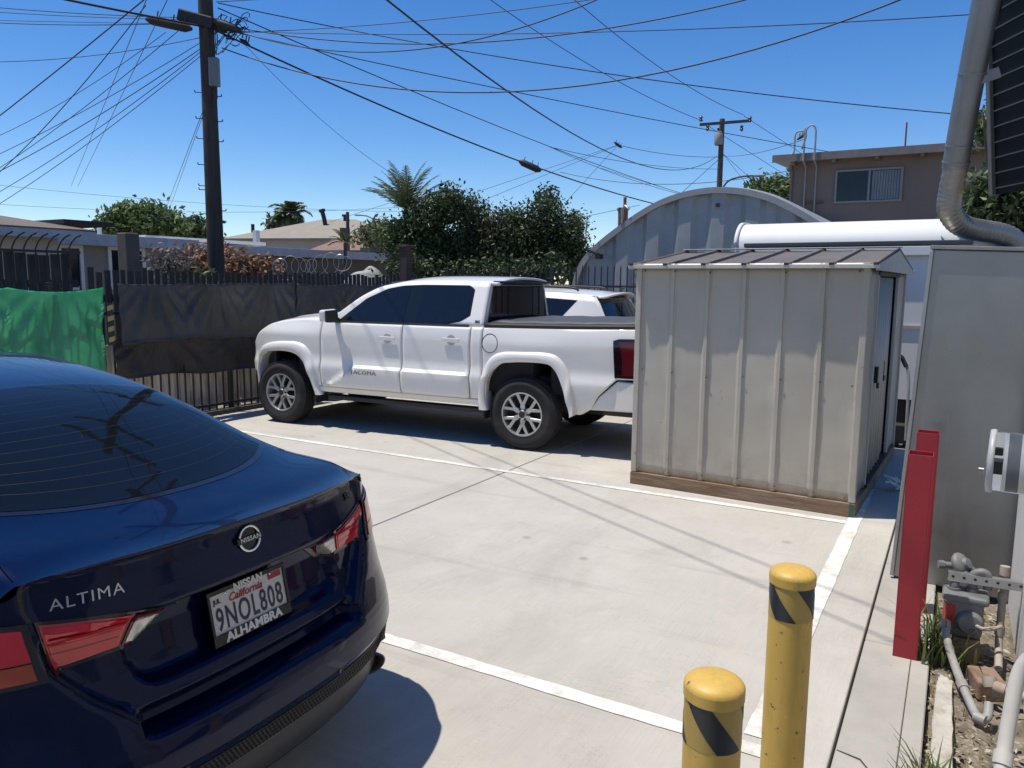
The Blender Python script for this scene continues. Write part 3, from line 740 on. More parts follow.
# curved iron guard on top of the dark board fence
cg = empty('curved_iron_guard', 'row of inward curving black iron bars above the dark board fence at the far left', 'fence guard', lot(FU - .95, 2.0), RAD(60))
m = MB()
for i in range(28):
    x = i * .13; m.tube([(x, 0, 1.9), (x, 0, 2.12), (x + .02, -.03, 2.2), (x + .04, -.09, 2.26), (x + .06, -.17, 2.29)], .010, 6)
m.build('curved_bars', IRON, cg, 60)
m = MB(); m.box((1.8, 0, 2.09), (3.7, .03, .03)); m.build('rail', IRON, cg)
m = MB(); m.box((0, 0, 1.25), (.24, .24, 2.5)); o = m.build('thick_post', pmat('brown_grey_post', (.10, .085, .075), .85, bump=.4), None, bevel=.02); o.location = px(131, 290, 12.5) * 1.0; o.location.z = 0; o.rotation_euler = (0, 0, LOT); tag(o, 'thick brown post standing in front of the beige house window', 'post')
# razor wire coils
rz = MB(); P = []
c0, c1 = px(278, 268, 14.2), px(348, 262, 14.8)
for i in range(420):
    f = i / 419; a = f * 2 * math.pi * 8.5; c = c0.lerp(c1, f + .02 * math.sin(f * 9)); r = .17 + .05 * math.sin(f * 11)
    ax = (c1 - c0).normalized(); s_ = ax.cross(Vector((0, 0, 1)))
    P.append(c + Vector((0, 0, 1)) * r * math.sin(a) + (s_ * .35 + ax * .85) * r * math.cos(a) + Vector((0, 0, -.02)))
rz.tube(P, .006, 4); o = rz.build('razor_wire', flat('wire_grey', (.42, .42, .42), .4, .6), None, 60); tag(o, 'loose coils of grey razor wire on top of the picket fence beside the dry bush', 'razor wire')

# ------------------------------------------------------------------ foliage
LEAF = [leafmat('leaf_dark', (.022, .038, .015), (.07, .10, .036), .5, .2), leafmat('leaf_mid', (.036, .06, .022), (.10, .135, .048), .5, .22),
        leafmat('leaf_light', (.065, .105, .032), (.17, .22, .08), .5, .25), leafmat('leaf_olive', (.05, .064, .03), (.13, .14, .065), .55, .2)]
DRYL = leafmat('dry_leaf', (.19, .10, .058), (.36, .23, .15), .75, .15)
BARK = pmat('bark', (.09, .07, .055), .9, var=.3, bump=.6, bs=20, stretch=(3, 3, .6))
def crown_mesh(lobes, n, size, seed, shell=.55, up=.35, clump=14, aspect=.5, cs=.16):
    """lobes: (centre, (rx, ry, rz)); leaves in small clumps spread through the lobes"""
    r_ = random.Random(seed); V, F = [], []
    vol = [l[1][0] * l[1][1] * l[1][2] for l in lobes]; tot = sum(v ** .67 for v in vol)
    for (c, rad), vv in zip(lobes, vol):
        c = Vector(c); k = int(n * vv ** .67 / tot / clump)
        for _ in range(k):
            d = Vector((r_.gauss(0, 1), r_.gauss(0, 1), r_.gauss(0, 1))).normalized()
            q = (shell + (1 - shell) * r_.random()) * (1 + .16 * r_.gauss(0, 1) * .8)
            cc = c + Vector((d.x * rad[0], d.y * rad[1], d.z * rad[2])) * q
            for _ in range(clump):
                p = cc + Vector((r_.gauss(0, cs), r_.gauss(0, cs), r_.gauss(0, cs * .8)))
                nrm = (Vector((r_.gauss(0, 1), r_.gauss(0, 1), r_.gauss(0, 1))).normalized() + d * .5 + Vector((0, 0, up))).normalized()
                t = nrm.orthogonal().normalized(); t = Matrix.Rotation(r_.uniform(0, 6.28), 3, nrm) @ t; b = nrm.cross(t)
                s_ = size * r_.uniform(.6, 1.35); i0 = len(V)
                V += [p - t * s_, p + b * s_ * aspect - nrm * s_ * .12, p + t * s_, p - b * s_ * aspect - nrm * s_ * .12]
                F.append((i0, i0 + 1, i0 + 2, i0 + 3))
    me = bpy.data.meshes.new('crown'); me.from_pydata(V, [], F); me.update(); return me
def tree(name, base, lobes, n, size, leaf, label, seed, trunk_r=.12, group=None, cat='tree', cs=.16, shell=.55, limb=True):
    t = empty(name, label, cat, base, 0, group)
    top = max(l[0][2] for l in lobes)
    m = MB(); r_ = random.Random(seed)
    zc = sum(l[0][2] for l in lobes) / len(lobes)
    tp = [(0, 0, -.2), (.04, .02, zc * .35), (r_.uniform(-.1, .1), r_.uniform(-.1, .1), zc * .7), (r_.uniform(-.15, .15), 0, zc)]
    m.tube(cr_spline([Vector(p) for p in tp], 4), [trunk_r * (1 - .5 * i / 12) for i in range(13)], 10)
    if limb:
        for l in lobes:
            s_ = Vector((tp[2][0], tp[2][1], zc * .62)); e_ = Vector(l[0])
            if (e_ - s_).length > .3: m.tube([s_, s_.lerp(e_, .5) + Vector((0, 0, .08)), e_], [trunk_r * .5, trunk_r * .35, trunk_r * .12], 6)
    m.build('trunk', BARK, t, 60)
    me = crown_mesh(lobes, n, size, seed, shell=shell, cs=cs); o = link('crown', me, leaf, t)
    return t
def at(x, y, Y): p = px(x, y, Y); return p
def m_px(n, Y): return n * Y / 770.0
def px_tree(name, Yd, spots, n, size, leaf, label, seed, **k):
    """spots: (px x, px y, px radius x, px radius y) of foliage lobes as seen in the photo"""
    b = px(sum(s[0] for s in spots) / len(spots), 300, Yd); b.z = 0
    lobes = []
    r_ = random.Random(seed + 99)
    extra = []
    for sx, sy, rx, ry in spots:
        for _ in range(3):
            a = r_.uniform(-2.8, 1.2); f = r_.uniform(.3, .5); extra.append((sx + rx * .9 * math.cos(a), sy - ry * .95 * abs(math.sin(a)), rx * f * .5, ry * f * .9))
    for sx, sy, rx, ry in list(spots) + extra:
        p = px(sx, sy, Yd + r_.uniform(-.5, .5)) - b; lobes.append(((p.x, p.y, p.z), (m_px(rx, Yd), m_px((rx + ry) / 2, Yd), m_px(ry, Yd))))
    return tree(name, b, lobes, n, size, leaf, label, seed, **k)
RG = 'trees in the dense row behind the back fence'
px_tree('dense_tree', 19.5, [(425, 224, 21, 24), (412, 252, 24, 24), (448, 205, 14, 14), (440, 255, 24, 22), (400, 240, 14, 16)], 13000, .055, LEAF[1], 'broad dark green tree at the left end of the row, beside the palm fronds', 21, group=RG)
px_tree('dense_tree', 20.0, [(474, 228, 15, 20), (470, 250, 24, 24), (490, 245, 20, 28), (465, 208, 12, 10)], 11000, .052, LEAF[3], 'olive green tree second from the left in the row above the pickup cab', 22, group=RG)
px_tree('dense_tree', 20.2, [(512, 238, 12, 20), (505, 258, 22, 22), (516, 222, 6, 8)], 9000, .052, LEAF[1], 'narrow mid green tree in the middle of the row, lower than its right neighbour', 23, group=RG)
px_tree('dense_tree', 20.4, [(545, 222, 14, 22), (546, 200, 5, 10), (540, 250, 24, 24), (558, 245, 18, 24)], 11000, .052, LEAF[0], 'darkest and tallest pointed tree in the row, right of the middle', 24, group=RG)
px_tree('dense_tree', 20.6, [(574, 228, 7, 11), (566, 250, 14, 24), (577, 258, 8, 16)], 6500, .05, LEAF[1], 'small tree at the right end of the row, touching the arched hut', 25, group=RG)
px_tree('hedge', 18.6, [(410, 272, 20, 12), (440, 274, 22, 12), (475, 274, 22, 12), (510, 274, 20, 12), (545, 274, 20, 12)], 5000, .06, LEAF[0], 'low dark undergrowth beneath the row of trees behind the back fence', 26, cat='shrub')
# broad banana-like leaves in the undergrowth
def palm(name, base, h, fr, n, label, seed, leaf, trunk_r=.12, droop=1.0, width=.05, lf=.28, tilt=(-.2, 1.3)):
    t = empty(name, label, 'palm', base); r_ = random.Random(seed)
    m = MB(); m.tube([(0, 0, -.2), (.03, 0, h * .5), (0, 0, h)], [trunk_r, trunk_r * .85, trunk_r * .9], 10); m.build('trunk', BARK, t, 60)
    for i in range(n):
        V, F = [], []
        a = i * 2.399 + r_.uniform(-.3, .3); el = lerp(tilt[1], tilt[0], (i + .5) / n); L = fr * r_.uniform(.8, 1.1)
        o_ = Vector((math.cos(a), math.sin(a), 0)); pts = []; p = Vector((0, 0, h)); e = el; K = 16
        for k in range(K + 1):
            pts.append(p.copy()); p = p + (o_ * math.cos(e) + Vector((0, 0, 1)) * math.sin(e)) * L / K; e -= droop * 1.5 / K * (.4 + k / K)
        sd_ = Vector((-o_.y, o_.x, 0))
        for k in range(2, K):
            for j in range(2):
                for s_ in (-1, 1):
                    q = pts[k].lerp(pts[k+1], j / 2) if k < K else pts[k]
                    d = (pts[min(k+1, K)] - pts[k]).normalized()
                    ll = lf * L * (math.sin(math.pi * (.12 + .86 * k / K)) ** .7) * r_.uniform(.85, 1.1)
                    dirv = (sd_ * s_ * .8 + d * .75 - Vector((0, 0, .25 * r_.random()))).normalized(); wv = d * width * .5
                    i0 = len(V); V += [q - wv, q + wv, q + dirv * ll * .6 + wv * .8 - Vector((0, 0, .01)), q + dirv * ll - Vector((0, 0, .12 * ll))]
                    F.append((i0, i0 + 1, i0 + 2, i0 + 3))
        i0 = len(V)
        for k in range(K + 1): V += [pts[k] - sd_ * .012, pts[k] + sd_ * .012]
        for k in range(K): q = i0 + 2 * k; F.append((q, q + 1, q + 3, q + 2))
        me = bpy.data.meshes.new('frond'); me.from_pydata(V, [], F); me.update(); link('frond', me, leaf, t)
    return t
PALML = leafmat('palm_leaf', (.06, .085, .03), (.13, .16, .07), .45, .25)
b = px(407, 245, 19.6); zt = px(405, 212, 19.6).z; b.z = 0
palm('palm_tree', b, zt, 1.35, 22, 'palm with stiff upright fronds rising above the left end of the tree row', 5, PALML, .09, .6, .03, .2, (.55, 1.5))
b = px(345, 245, 26); zt = px(346, 243, 26).z; b.z = 0
palm('palm_tree', b, zt, .75, 11, 'small palm with arching fronds in front of the tan hip roof', 6, PALML, .06, 1.0, .04, .25, (.2, 1.3))
b = px(291, 240, 90); zt = px(291, 214, 90).z; b.z = 0
palm('palm_tree', b, zt, 2.6, 22, 'distant palm with a round head above the ridge of the tan roof', 7, PALML, .3, 1.3, .25, .4, (-.7, 1.4))
px_tree('distant_tree', 92, [(283, 221, 7, 6), (276, 224, 6, 4)], 900, .3, LEAF[3], 'distant rounded tree beside the far palm behind the tan roof', 31, cs=.5, trunk_r=.3)
px_tree('leafy_tree', 31, [(125, 222, 14, 12), (148, 221, 14, 13), (168, 226, 14, 10), (112, 230, 10, 8)], 5000, .12, LEAF[2], 'light green leafy tree above the flat roof of the beige house', 32, cs=.22)
px_tree('leafy_tree', 34, [(192, 231, 14, 7), (205, 233, 12, 5)], 1800, .12, LEAF[1], 'low dark tree top just left of the big utility pole', 33, cs=.22)
px_tree('dry_bush', 16.6, [(190, 266, 9, 12), (217, 264, 13, 12), (243, 268, 14, 8), (262, 268, 9, 5)], 4600, .07, DRYL, 'dry orange brown bush sprawling behind the fence at the utility pole', 34, cat='bush', trunk_r=.05, cs=.13)
px_tree('dry_bush', 15.0, [(196, 283, 7, 7)], 200, .08, LEAF[2], 'few green leaves at the foot of the dry bush', 35, cat='bush', trunk_r=.02, limb=False)
px_tree('dry_bush', 14.8, [(171, 266, 8, 10)], 700, .05, leafmat('grey_twig_leaf', (.10, .09, .08), (.2, .18, .16), .8, .1), 'grey twiggy bush left of the dry orange bush', 36, cat='bush', trunk_r=.02)
px_tree('distant_tree', 40, [(768, 198, 14, 12), (762, 190, 8, 7), (782, 192, 9, 10)], 2600, .16, LEAF[2], 'feathery green tree between the arched hut and the brown building', 37, cs=.3)
px_tree('leafy_tree', 8.6, [(1000, 212, 26, 20), (1030, 195, 26, 26), (990, 190, 12, 14), (1040, 225, 26, 16)], 6500, .05, LEAF[1], 'big leaved dark tree behind the metal cabinet at the right edge', 38, cs=.11)
px_tree('leafy_tree', 9.4, [(990, 130, 9, 16), (986, 118, 5, 8)], 700, .05, LEAF[1], 'leaf sprays seen between the duct and the slatted panel', 39, cs=.1, trunk_r=.05)
px_tree('distant_tree', 33, [(372, 236, 10, 9), (384, 230, 8, 8)], 1200, .12, LEAF[3], 'pale olive bush beyond the fence corner by the tan roof', 40, cs=.22)

hz_m = empty('hazard_marker', 'narrow yellow and black striped strip hanging between the green and charcoal tarps', 'hazard marker', lot(FU + .09, 5.33, 1.02), RAD(60))
m = MB(); m.box((0, 0, .24), (.075, .012, .48)); m.build('strip', IRON, hz_m)
m = MB()
for i in range(4): m.prism([(-.036, -.0075, .03 + i * .12), (.036, -.0075, .05 + i * .12), (.036, -.0075, .105 + i * .12), (-.036, -.0075, .085 + i * .12)], (0, -.002, 0))
m.build('yellow_stripes', pmat('faded_yellow', (.42, .30, .10), .7), hz_m)
# ------------------------------------------------------------------ houses beyond the left fence
def m_shingle(name, a, b, s=9):
    k = N(name); vec = k.mapping((1, 1, 1)); f = k.noise(s, 6, .7); g = k.noise(1.2, 4, .6)
    w_ = k.n('ShaderNodeTexWave', wave_type='BANDS', bands_direction='Z'); w_.inputs['Scale'].default_value = 6; w_.inputs['Distortion'].default_value = .6; k.l(vec, w_.inputs[0])
    c = k.mix(k.ramp(k.mix(.5, f, g), [(.3, 0.0), (.7, 1.0)]), a, b); c = k.mix(k.ramp(w_.outputs['Fac'], [(.0, .25), (.25, 0.0)]), c, sc(a, .6))
    k.set('Base Color', c); k.set('Roughness', .95); k.bump(f, .4, .02); return k.m
SHB = m_shingle('brown_shingles', (.12, .09, .075), (.2, .16, .135)); SHTN = m_shingle('tan_shingles', (.25, .222, .18), (.34, .305, .25), 5)
STB = m_stucco('beige_siding', (.30, .27, .23)); STP = m_stucco('pale_wall', (.46, .44, .42)); FAS = pmat('blue_grey_fascia', (.36, .39, .43), .7, var=.15, dirt=(.5, .5, .5), dirt_s=3)
WHT = flat('white_trim', (.72, .72, .70), .5); GLS = pmat('window_glass_dark', (.012, .015, .02), .06, var=.2, spec=.4); DKW = m_stucco('dark_wall', (.13, .115, .10))  # DKW: even dark wall colour
BLKM = pmat('black_pipe', (.02, .02, .02), .6)
def house(name, label, u, v0, v1, depth, ze, wallm, kind, roofm, rise=.6, over=.35, hipend=2.0):
    """house with its long face towards +u, running along v; local x = u, y = v"""
    t = empty(name, label, 'house', lot(u, (v0 + v1) / 2), LOT); L = v1 - v0
    m = MB(); m.box((-depth / 2, 0, ze / 2), (depth, L, ze)); m.build('wall', wallm, t)
    if kind == 'flat':
        m = MB(); m.box((-depth / 2 + .0, 0, ze + .06), (depth + 2 * over, L + over, .12)); r = m.build('roof', roofm, t)
        m = MB(); m.box((over + .012, 0, ze + .03), (.03, L + over + .04, .26)); m.build('fascia', FAS, t, bevel=.005)
    else:
        x0, x1, y0, y1 = -depth - over, over, -L / 2 - over, L / 2 + over; xm = (x0 + x1) / 2; h = hipend
        A = [(x0, y0, ze), (x1, y0, ze), (x1, y1, ze), (x0, y1, ze)]; Rg = [(xm, y0 + h, ze + rise), (xm, y1 - h, ze + rise)]
        m = MB(); V = [m.bm.verts.new(p) for p in A + Rg]
        for f in ((0, 1, 4), (1, 2, 5, 4), (2, 3, 5), (3, 0, 4, 5)): m.bm.faces.new([V[i] for i in f])
        r = m.build('roof', roofm, t, thick=.06)
        m = MB(); m.box((x1 - .01, 0, ze - .07), (.03, y1 - y0, .14)); m.build('fascia', FAS, t)
    return t, r
def win(t, x, y, z, w_, h, mull=1):
    m = MB()
    for s in (-1, 1): m.box((x + .03, y + s * (w_ / 2 + .04), z), (.06, .08, h + .16))
    for s in (-1, 1): m.box((x + .028, y, z + s * (h / 2 + .04)), (.056, w_, .08))
    for k in range(mull): m.box((x + .02, y + (k + 1) * w_ / (mull + 1) - w_ / 2, z), (.04, .05, h))
    f = m.build('window', WHT, t); m = MB(); m.box((x + .006, y, z), (.012, w_, h)); m.build('pane', GLS, f); return f
hA, rA = house('shingled_house', 'house with brown shingled hip roof and pale wall at the far left edge', -14, -1.0, 8.0, 8, 2.6, STP, 'hip', SHB, .85, .45, 3.6)
m = MB(); m.cyl((-3.0, 3.0, 2.9), (-3.0, 3.0, 3.75), .07, n=14); m.cyl((-3, 3, 2.95), (-3, 3, 3.1), .1, .075, 14); m.build('vent_pipe', BLKM, rA, 40)
m = MB(); m.box((-1.0, 5.4, 2.82), (1.1, 1.0, .08)); m.box((-1.0, 5.0, 2.7), (1.0, .06, .2)); m.build('lean_to_roof', flat('dark_flat_roof', (.035, .033, .032), .8), hA)
hB, rB = house('beige_house', 'low beige house with white framed windows and flat blue grey roof edge', -17.5, 9.4, 13.3, 6, 2.62, STB, 'flat', FAS, over=.3)
L0 = (9.4 + 13.3) / 2
for v, w_ in ((10.25, .42), (11.62, .8), (12.95, .5)): win(hB, 0, v - L0, 2.02, w_, .85, 0 if w_ < .7 else 1)
m = MB(); m.cyl((-2, .9, 2.7), (-2, .9, 3.1), .05, n=12); m.build('roof_vent', WHT, rB)
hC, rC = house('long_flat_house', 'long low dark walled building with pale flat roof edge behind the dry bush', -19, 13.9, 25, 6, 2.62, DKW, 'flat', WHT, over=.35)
m = MB(); m.box((-1.4, -1.2, 3.05), (.16, .16, .7)); m.build('roof_vent', FAS, rC)
m = MB(); m.box((-1.2, -4.0, 2.9), (2.0, 4.2, .1)); m.build('roof_curb', WHT, rC)
m = MB(); m.box((-.9, 3.9, 2.86), (.5, .5, .35)); m.build('roof_unit', BLKM, rC)
D0 = px(300, 240, 44)
hD = empty('tan_roof_house', 'house with broad tan shingled hip roof rising behind the low flat roofs', 'house', (D0.x, D0.y, 0), RAD(-12))
ez, rz_ = 4.05, 5.42
m = MB(); m.box((.2, 4, ez / 2), (8.6, 8, ez)); m.build('wall', STP, hD)
m = MB(); V = [m.bm.verts.new(p) for p in [(-4.7, -.5, ez), (5.6, -.5, ez), (5.6, 8.6, ez), (-4.7, 8.6, ez), (-.6, 4.0, rz_), (1.6, 4.0, rz_)]]
for f in ((0, 1, 5, 4), (1, 2, 5), (2, 3, 4, 5), (3, 0, 4)): m.bm.faces.new([V[i] for i in f])
rD = m.build('roof', SHTN, hD, thick=.08)
m = MB(); m.tube([(.35, 2.6, 4.85), (.25, 2.6, 5.4), (.13, 2.6, 5.85)], .13, 12); m.cyl((.15, 2.6, 5.8), (.11, 2.6, 5.93), .19, n=12); m.build('chimney_flue', BLKM, rD, 40)
m = MB(); m.cyl((1.1, 3.7, 5.2), (1.1, 3.7, 5.62), .12, n=12); m.cyl((1.1, 3.7, 5.6), (1.1, 3.7, 5.72), .2, n=12); m.build('roof_vent', BLKM, rD, 40)
m = MB(); m.cyl((-3.6, 1.2, 4.3), (-3.6, 1.2, 5.0), .1, n=12); m.build('vent_pipe', BLKM, rD, 40)
m = MB(); V = [m.bm.verts.new(p) for p in [(2.2, -3.5, 3.3), (6.4, -3.5, 3.3), (6.4, .5, 3.3), (2.2, .5, 3.3), (3.4, -1.4, 4.15), (5.0, -1.4, 4.15)]]
for f in ((0, 1, 5, 4), (1, 2, 5), (2, 3, 4, 5), (3, 0, 4)): m.bm.faces.new([V[i] for i in f])
m.box((4.3, -1.5, 1.65), (3.6, 3.4, 3.3))
o = m.build('small_hip_roof_house', m_shingle('red_brown_shingles', (.2, .12, .09), (.28, .18, .14)), None); o.location = hD.location; o.rotation_euler = hD.rotation_euler; tag(o, 'small house with red brown hip roof between the tan roof and the trees', 'house')
b = px(348, 240, 32); m = MB(); m.cyl((0, 0, 0), (0, 0, px(348, 212, 32).z), .07, n=10); m.box((-.12, 0, 3.7), (.35, .3, .4)); o = m.build('flue_pole', BLKM, None, 40); o.location = (b.x, b.y, 0); tag(o, 'tall thin black pipe with a box, standing before the right slope of the tan roof', 'pipe')
sl_b = px(374, 240, 60); lamp = empty('street_lamp', 'distant small street lamp with a short arm right of the tan roof', 'street lamp', (sl_b.x, sl_b.y, 0))
hz_ = px(374, 218, 60).z; m = MB(); m.cyl((0, 0, 0), (0, 0, hz_), .1, .07, 10); m.tube([(0, 0, hz_ - .1), (-.5, 0, hz_ + .15), (-1.0, 0, hz_ + .2)], .05, 8); m.build('lamp_post', flat('lamp_grey', (.2, .2, .2), .6), lamp, 50)
m = MB(); m.box((-1.2, 0, hz_ + .2), (.5, .2, .12)); m.build('lamp_head', flat('lamp_head_grey', (.4, .4, .4), .5), lamp, bevel=.04)
# sheet covered heap and wire mesh panel by the fence corner
cb_ = px(366, 262, 20); P = []
for i in range(22):
    row = []
    for j in range(16):
        x, y = (i / 21 - .5) * 1.7, (j / 15 - .5) * 1.2; e_ = max(abs(x) / .85, abs(y) / .6)
        row.append((x, y, (1.2 + .45 * math.exp(-((x - .1) ** 2) * 4) + .06 * math.sin(x * 9 + y * 5) + .05 * math.sin(y * 14 - x * 3)) * (1 - max(0, e_ - .72) * 2.2) + .4))
    P.append(row)
m = MB(); m.grid(P); o = m.build('covered_heap', m_tarp('dirty_white_sheet', (.28, .29, .285), (.38, .38, .37), .6), None, 180, thick=.01); o.location = (cb_.x, cb_.y, 0); tag(o, 'heap under a dirty white sheet between the razor wire and the trees', 'heap')

# ------------------------------------------------------------------ arched metal hut
HUT = m_galv('hut_galvanised', (.34, .35, .355), .55, .35)
RIM = pmat('hut_rim', (.30, .305, .31), .6, metal=.2, var=.08)
hut = empty('arched_metal_hut', 'big grey corrugated metal hut with a rounded arch end wall behind the shed', 'hut', lot(-4.5, 16.0), LOT)
arch = [(0, 3.72), (.6, 3.66), (1.1, 3.52), (1.5, 3.33), (1.9, 3.09), (2.44, 2.72), (2.8, 2.40), (3.0, 2.1), (3.1, 1.8), (3.15, 1.3), (3.15, 0)]
def az(x): return sinterp(arch[:9], abs(x)) if abs(x) < 3.1 else 1.8
m = MB(); prof = []
n = 9
for i in range(n):
    c = -3.1 + 6.2 * i / n; s_ = 6.2 / n
    for f, h in ((0, 0), (.30, 0), (.46, -.08), (.84, -.08)): prof.append((c + f * s_, h))
prof.append((3.1, 0)); P = []
for j in range(13): P.append([(x, h * (.5 + .5 * j / 12), (az(x) - .04) * j / 12) for x, h in prof])
m.grid(P); m.build('end_wall', HUT, hut, 20)
ap = [(-a, z) for a, z in arch[::-1]] + arch[1:]
ap = [(p.x, p.z) for p in cr_spline([Vector((a, 0, z)) for a, z in ap], 4)]
m = MB(); K = len(ap); 
inn = []
for i, (a, z) in enumerate(ap):
    a0, z0_ = ap[max(i-1, 0)]; a1, z1 = ap[min(i+1, K-1)]; d = Vector((a1 - a0, 0, z1 - z0_)).normalized(); nn = Vector((d.z, 0, -d.x)); inn.append((a + nn.x * .12, z + nn.z * .12))
m.grid([[(a, -.14, z) for a, z in ap], [(a, -.14, z) for a, z in inn], [(a, -.02, z) for a, z in inn]])
m.grid([[(a, -.14, z) for a, z in ap], [(a, -.02, z) for a, z in ap]]); m.build('arch_rim', RIM, hut, 40)
m = MB(); m.grid([[(a, y, z + (.05 if k % 2 else 0)) for a, z in ap] for k, y in enumerate([-.05 + .35 * q for q in range(30)])]); m.build('arch_roof', HUT, hut, 30)
m = MB(); 
for i in range(22): m.box((-1.05, -.05, .05 + i * .093), (1.3, .05 if i % 2 else .035, .088))
m.build('roller_door', pmat('roller_door_grey', (.24, .24, .24), .5), hut)
m = MB(); m.box((.1, -.09, 3.36), (.07, .06, .07)); m.build('wall_sensor', BLKM, hut)
m = MB(); m.tube([(-1.95, -.14, 3.05), (-1.95, -.14, 3.35), (-1.88, -.14, 3.42), (-1.8, -.14, 3.34)], .035, 8); m.build('vent_hook', GALV, hut, 60)
m = MB(); m.bar((-2.75, -.15, 2.5), (-2.35, -.4, 2.38), .05, .05); m.box((-2.33, -.45, 2.34), (.1, .2, .1)); m.build('flood_light', BLKM, hut)
b = px(623, 214, 24); m = MB(); m.box((0, 0, b.z / 2 + .1), (.27, .27, b.z)); m.box((0, 0, b.z + .14), (.33, .33, .08)); m.cyl((.05, 0, b.z), (.05, 0, b.z + .5), .05); o = m.build('brick_chimney', pmat('red_brick', (.26, .10, .07), .9, var=.3, vs=12), None); o.location = (b.x, b.y, 0); tag(o, 'small red brick chimney top peeping over the curve of the arched hut', 'chimney')

# ------------------------------------------------------------------ brown stucco building
bl = empty('stucco_building', 'two storey brown grey stucco building with sliding window behind the white trailer', 'building', lot(-4.35, 23.0), LOT)
STBR = m_stucco('brown_stucco', (.20, .152, .128), 20)
m = MB(); m.box((6.0, 4.5, 2.6), (12, 9, 5.2)); m.build('wall', STBR, bl)
m = MB(); m.prism([(-.42, -.42, 5.14), (-.42, 9.4, 5.6), (-.42, 9.4, 5.74), (-.42, -.42, 5.28)], (12.9, 0, 0)); rf = m.build('roof', pmat('roof_gravel', (.3, .28, .26), .9), bl)
m = MB(); m.box((6.03, -.435, 5.21), (12.92, .03, .2)); m.build('fascia', pmat('roof_fascia', (.17, .15, .14), .7), bl)
for i in range(12):
    m = MB(); m.box((.1 + i * 1.05, -.2, 5.10), (.09, .42, .11)); m.build('rafter_tail', STBR, bl)
def bwin(u0, u1, z0_, z1):
    m = MB(); w_ = u1 - u0; zc = (z0_ + z1) / 2; uc = (u0 + u1) / 2
    for s in (-1, 1): m.box((uc + s * w_ / 2, -.02, zc), (.05, .07, z1 - z0_ + .05))
    for s in (-1, 1): m.box((uc, -.02, zc + s * (z1 - z0_) / 2), (w_ - .05, .068, .05))
    m.box((uc + .02, -.02, zc), (.05, .06, z1 - z0_ - .05)); f = m.build('window', flat('window_frame_grey', (.22, .22, .22), .5), bl)
    m = MB(); m.box((uc, -.008, zc), (w_ - .05, .012, z1 - z0_ - .05)); m.build('pane', GLS, f)
    m = MB()
    for i in range(11): m.box((uc + .12 + i * (w_ / 2 - .14) / 10, -.017, zc), ((w_ / 2 - .14) / 10 * .82, .004, z1 - z0_ - .08))
    m.build('vertical_blind', pmat('blind_grey', (.17, .18, .2), .5), f)
bwin(1.2, 2.8, 4.0, 4.83)
m = MB(); m.box((.0, -.03, 4.95), (.07, .07, .25)); m.cyl((.03, -.05, .2), (.03, -.05, 4.9), .035, n=8); m.build('downspout', STBR, bl)
m = MB(); m.box((.62, -.045, 4.02), (.55, .05, .05)); m.build('wall_bracket', pmat('bracket_brown', (.09, .07, .06), .7), bl)
for (x, top, hook, lab) in ((.40, 5.74, .08, ''), (.68, 5.86, -.15, '')):
    m = MB(); P = [(x, -.08, .3), (x, -.08, 3), (x, -.08, 5.0)]; m.tube(P, .02, 8)
    m.cyl((x, -.5, 5.1), (x, -.5, top), .026, n=8); m.tube(cr_spline([Vector((x, -.5, top)), Vector((x - .05, -.5, top + .13)), Vector((x - .17, -.5, top + .14)), Vector((x - .25, -.5, top + .02)), Vector((x - .25, -.5, top - .3 - hook)), Vector((x - .34, -.5, top - .45))], 5), .024, 8)
    m.cyl((x, -.5, 5.1), (x, -.08, 4.98), .026, n=8)
    m.build('service_mast', PIPEG, bl, 50)
m = MB(); m.cyl((2.75, 1, 5.3), (2.75, 1, 6.15), .025, n=6); m.build('antenna', pmat('antenna_rust', (.16, .07, .06), .7), rf)

# ------------------------------------------------------------------ white trailer with rounded roof
WTR = pmat('white_trailer_skin', (.66, .66, .65), .62, var=.03, vs=2, rvar=.05, dirt=(.6, .59, .56), dirt_s=2, dirt_amt=.3)
tr = empty('white_trailer', 'white trailer with rounded roof standing behind the shed', 'trailer', lot(-2.45, 9.7), LOT)
TL_, TW, zt_, zb_ = 2.75, 2.0, 2.60, .5
def tprof(inset=0.0):
    P = [(0 + inset, zb_), (0 + inset, 2.22)]
    for i in range(9):
        a = i / 8 * math.pi / 2; P.append((.42 - (.42 - inset) * math.cos(a), 2.22 + (.31 - inset) * math.sin(a)))
    Q = [(TW - y, z) for y, z in P[::-1]]
    return P + Q
m = MB(); xs = [0, .02, .3, 1, 1.7, TL_ - .35, TL_ - .22, TL_ - .1, TL_ - .03, TL_]; ins = [.02, 0, 0, 0, 0, 0, .03, .10, .2, .34]
m.grid([[(x, y + (i_ if y < TW / 2 else -i_), z - i_ * .3) for y, z in tprof()] for x, i_ in zip(xs, ins)])
m.prism([(0, y, z) for y, z in tprof(.02)], (.012, 0, 0)); m.prism([(TL_ - .012, y, z) for y, z in tprof(.34)], (.012, 0, 0))
m.build('body', WTR, tr, 35)
m = MB(); m.grid([[(x, y - .012 if y < 1 else y + .012, z + .012) for y, z in tprof()[1:-1]] for x in (-.012, .03)]); m.build('end_trim', WTR, tr, 60, thick=.02)
m = MB(); m.box((TL_ / 2 - .05, -.03, 2.245), (TL_ - .35, .08, .05)); m.build('awning_rail', pmat('awning_rail_dark', (.05, .055, .06), .4), tr, bevel=.008)
m = MB(); m.box((TL_ / 2 - .1, -.055, 2.16), (TL_ - .55, .03, .10)); m.build('awning_valance', WTR, tr, bevel=.005)
m = MB(); m.box((TL_ / 2, -.012, 1.32), (TL_ - .2, .02, .035)); m.build('belt_rail', pmat('rail_grey', (.35, .35, .35), .4), tr)
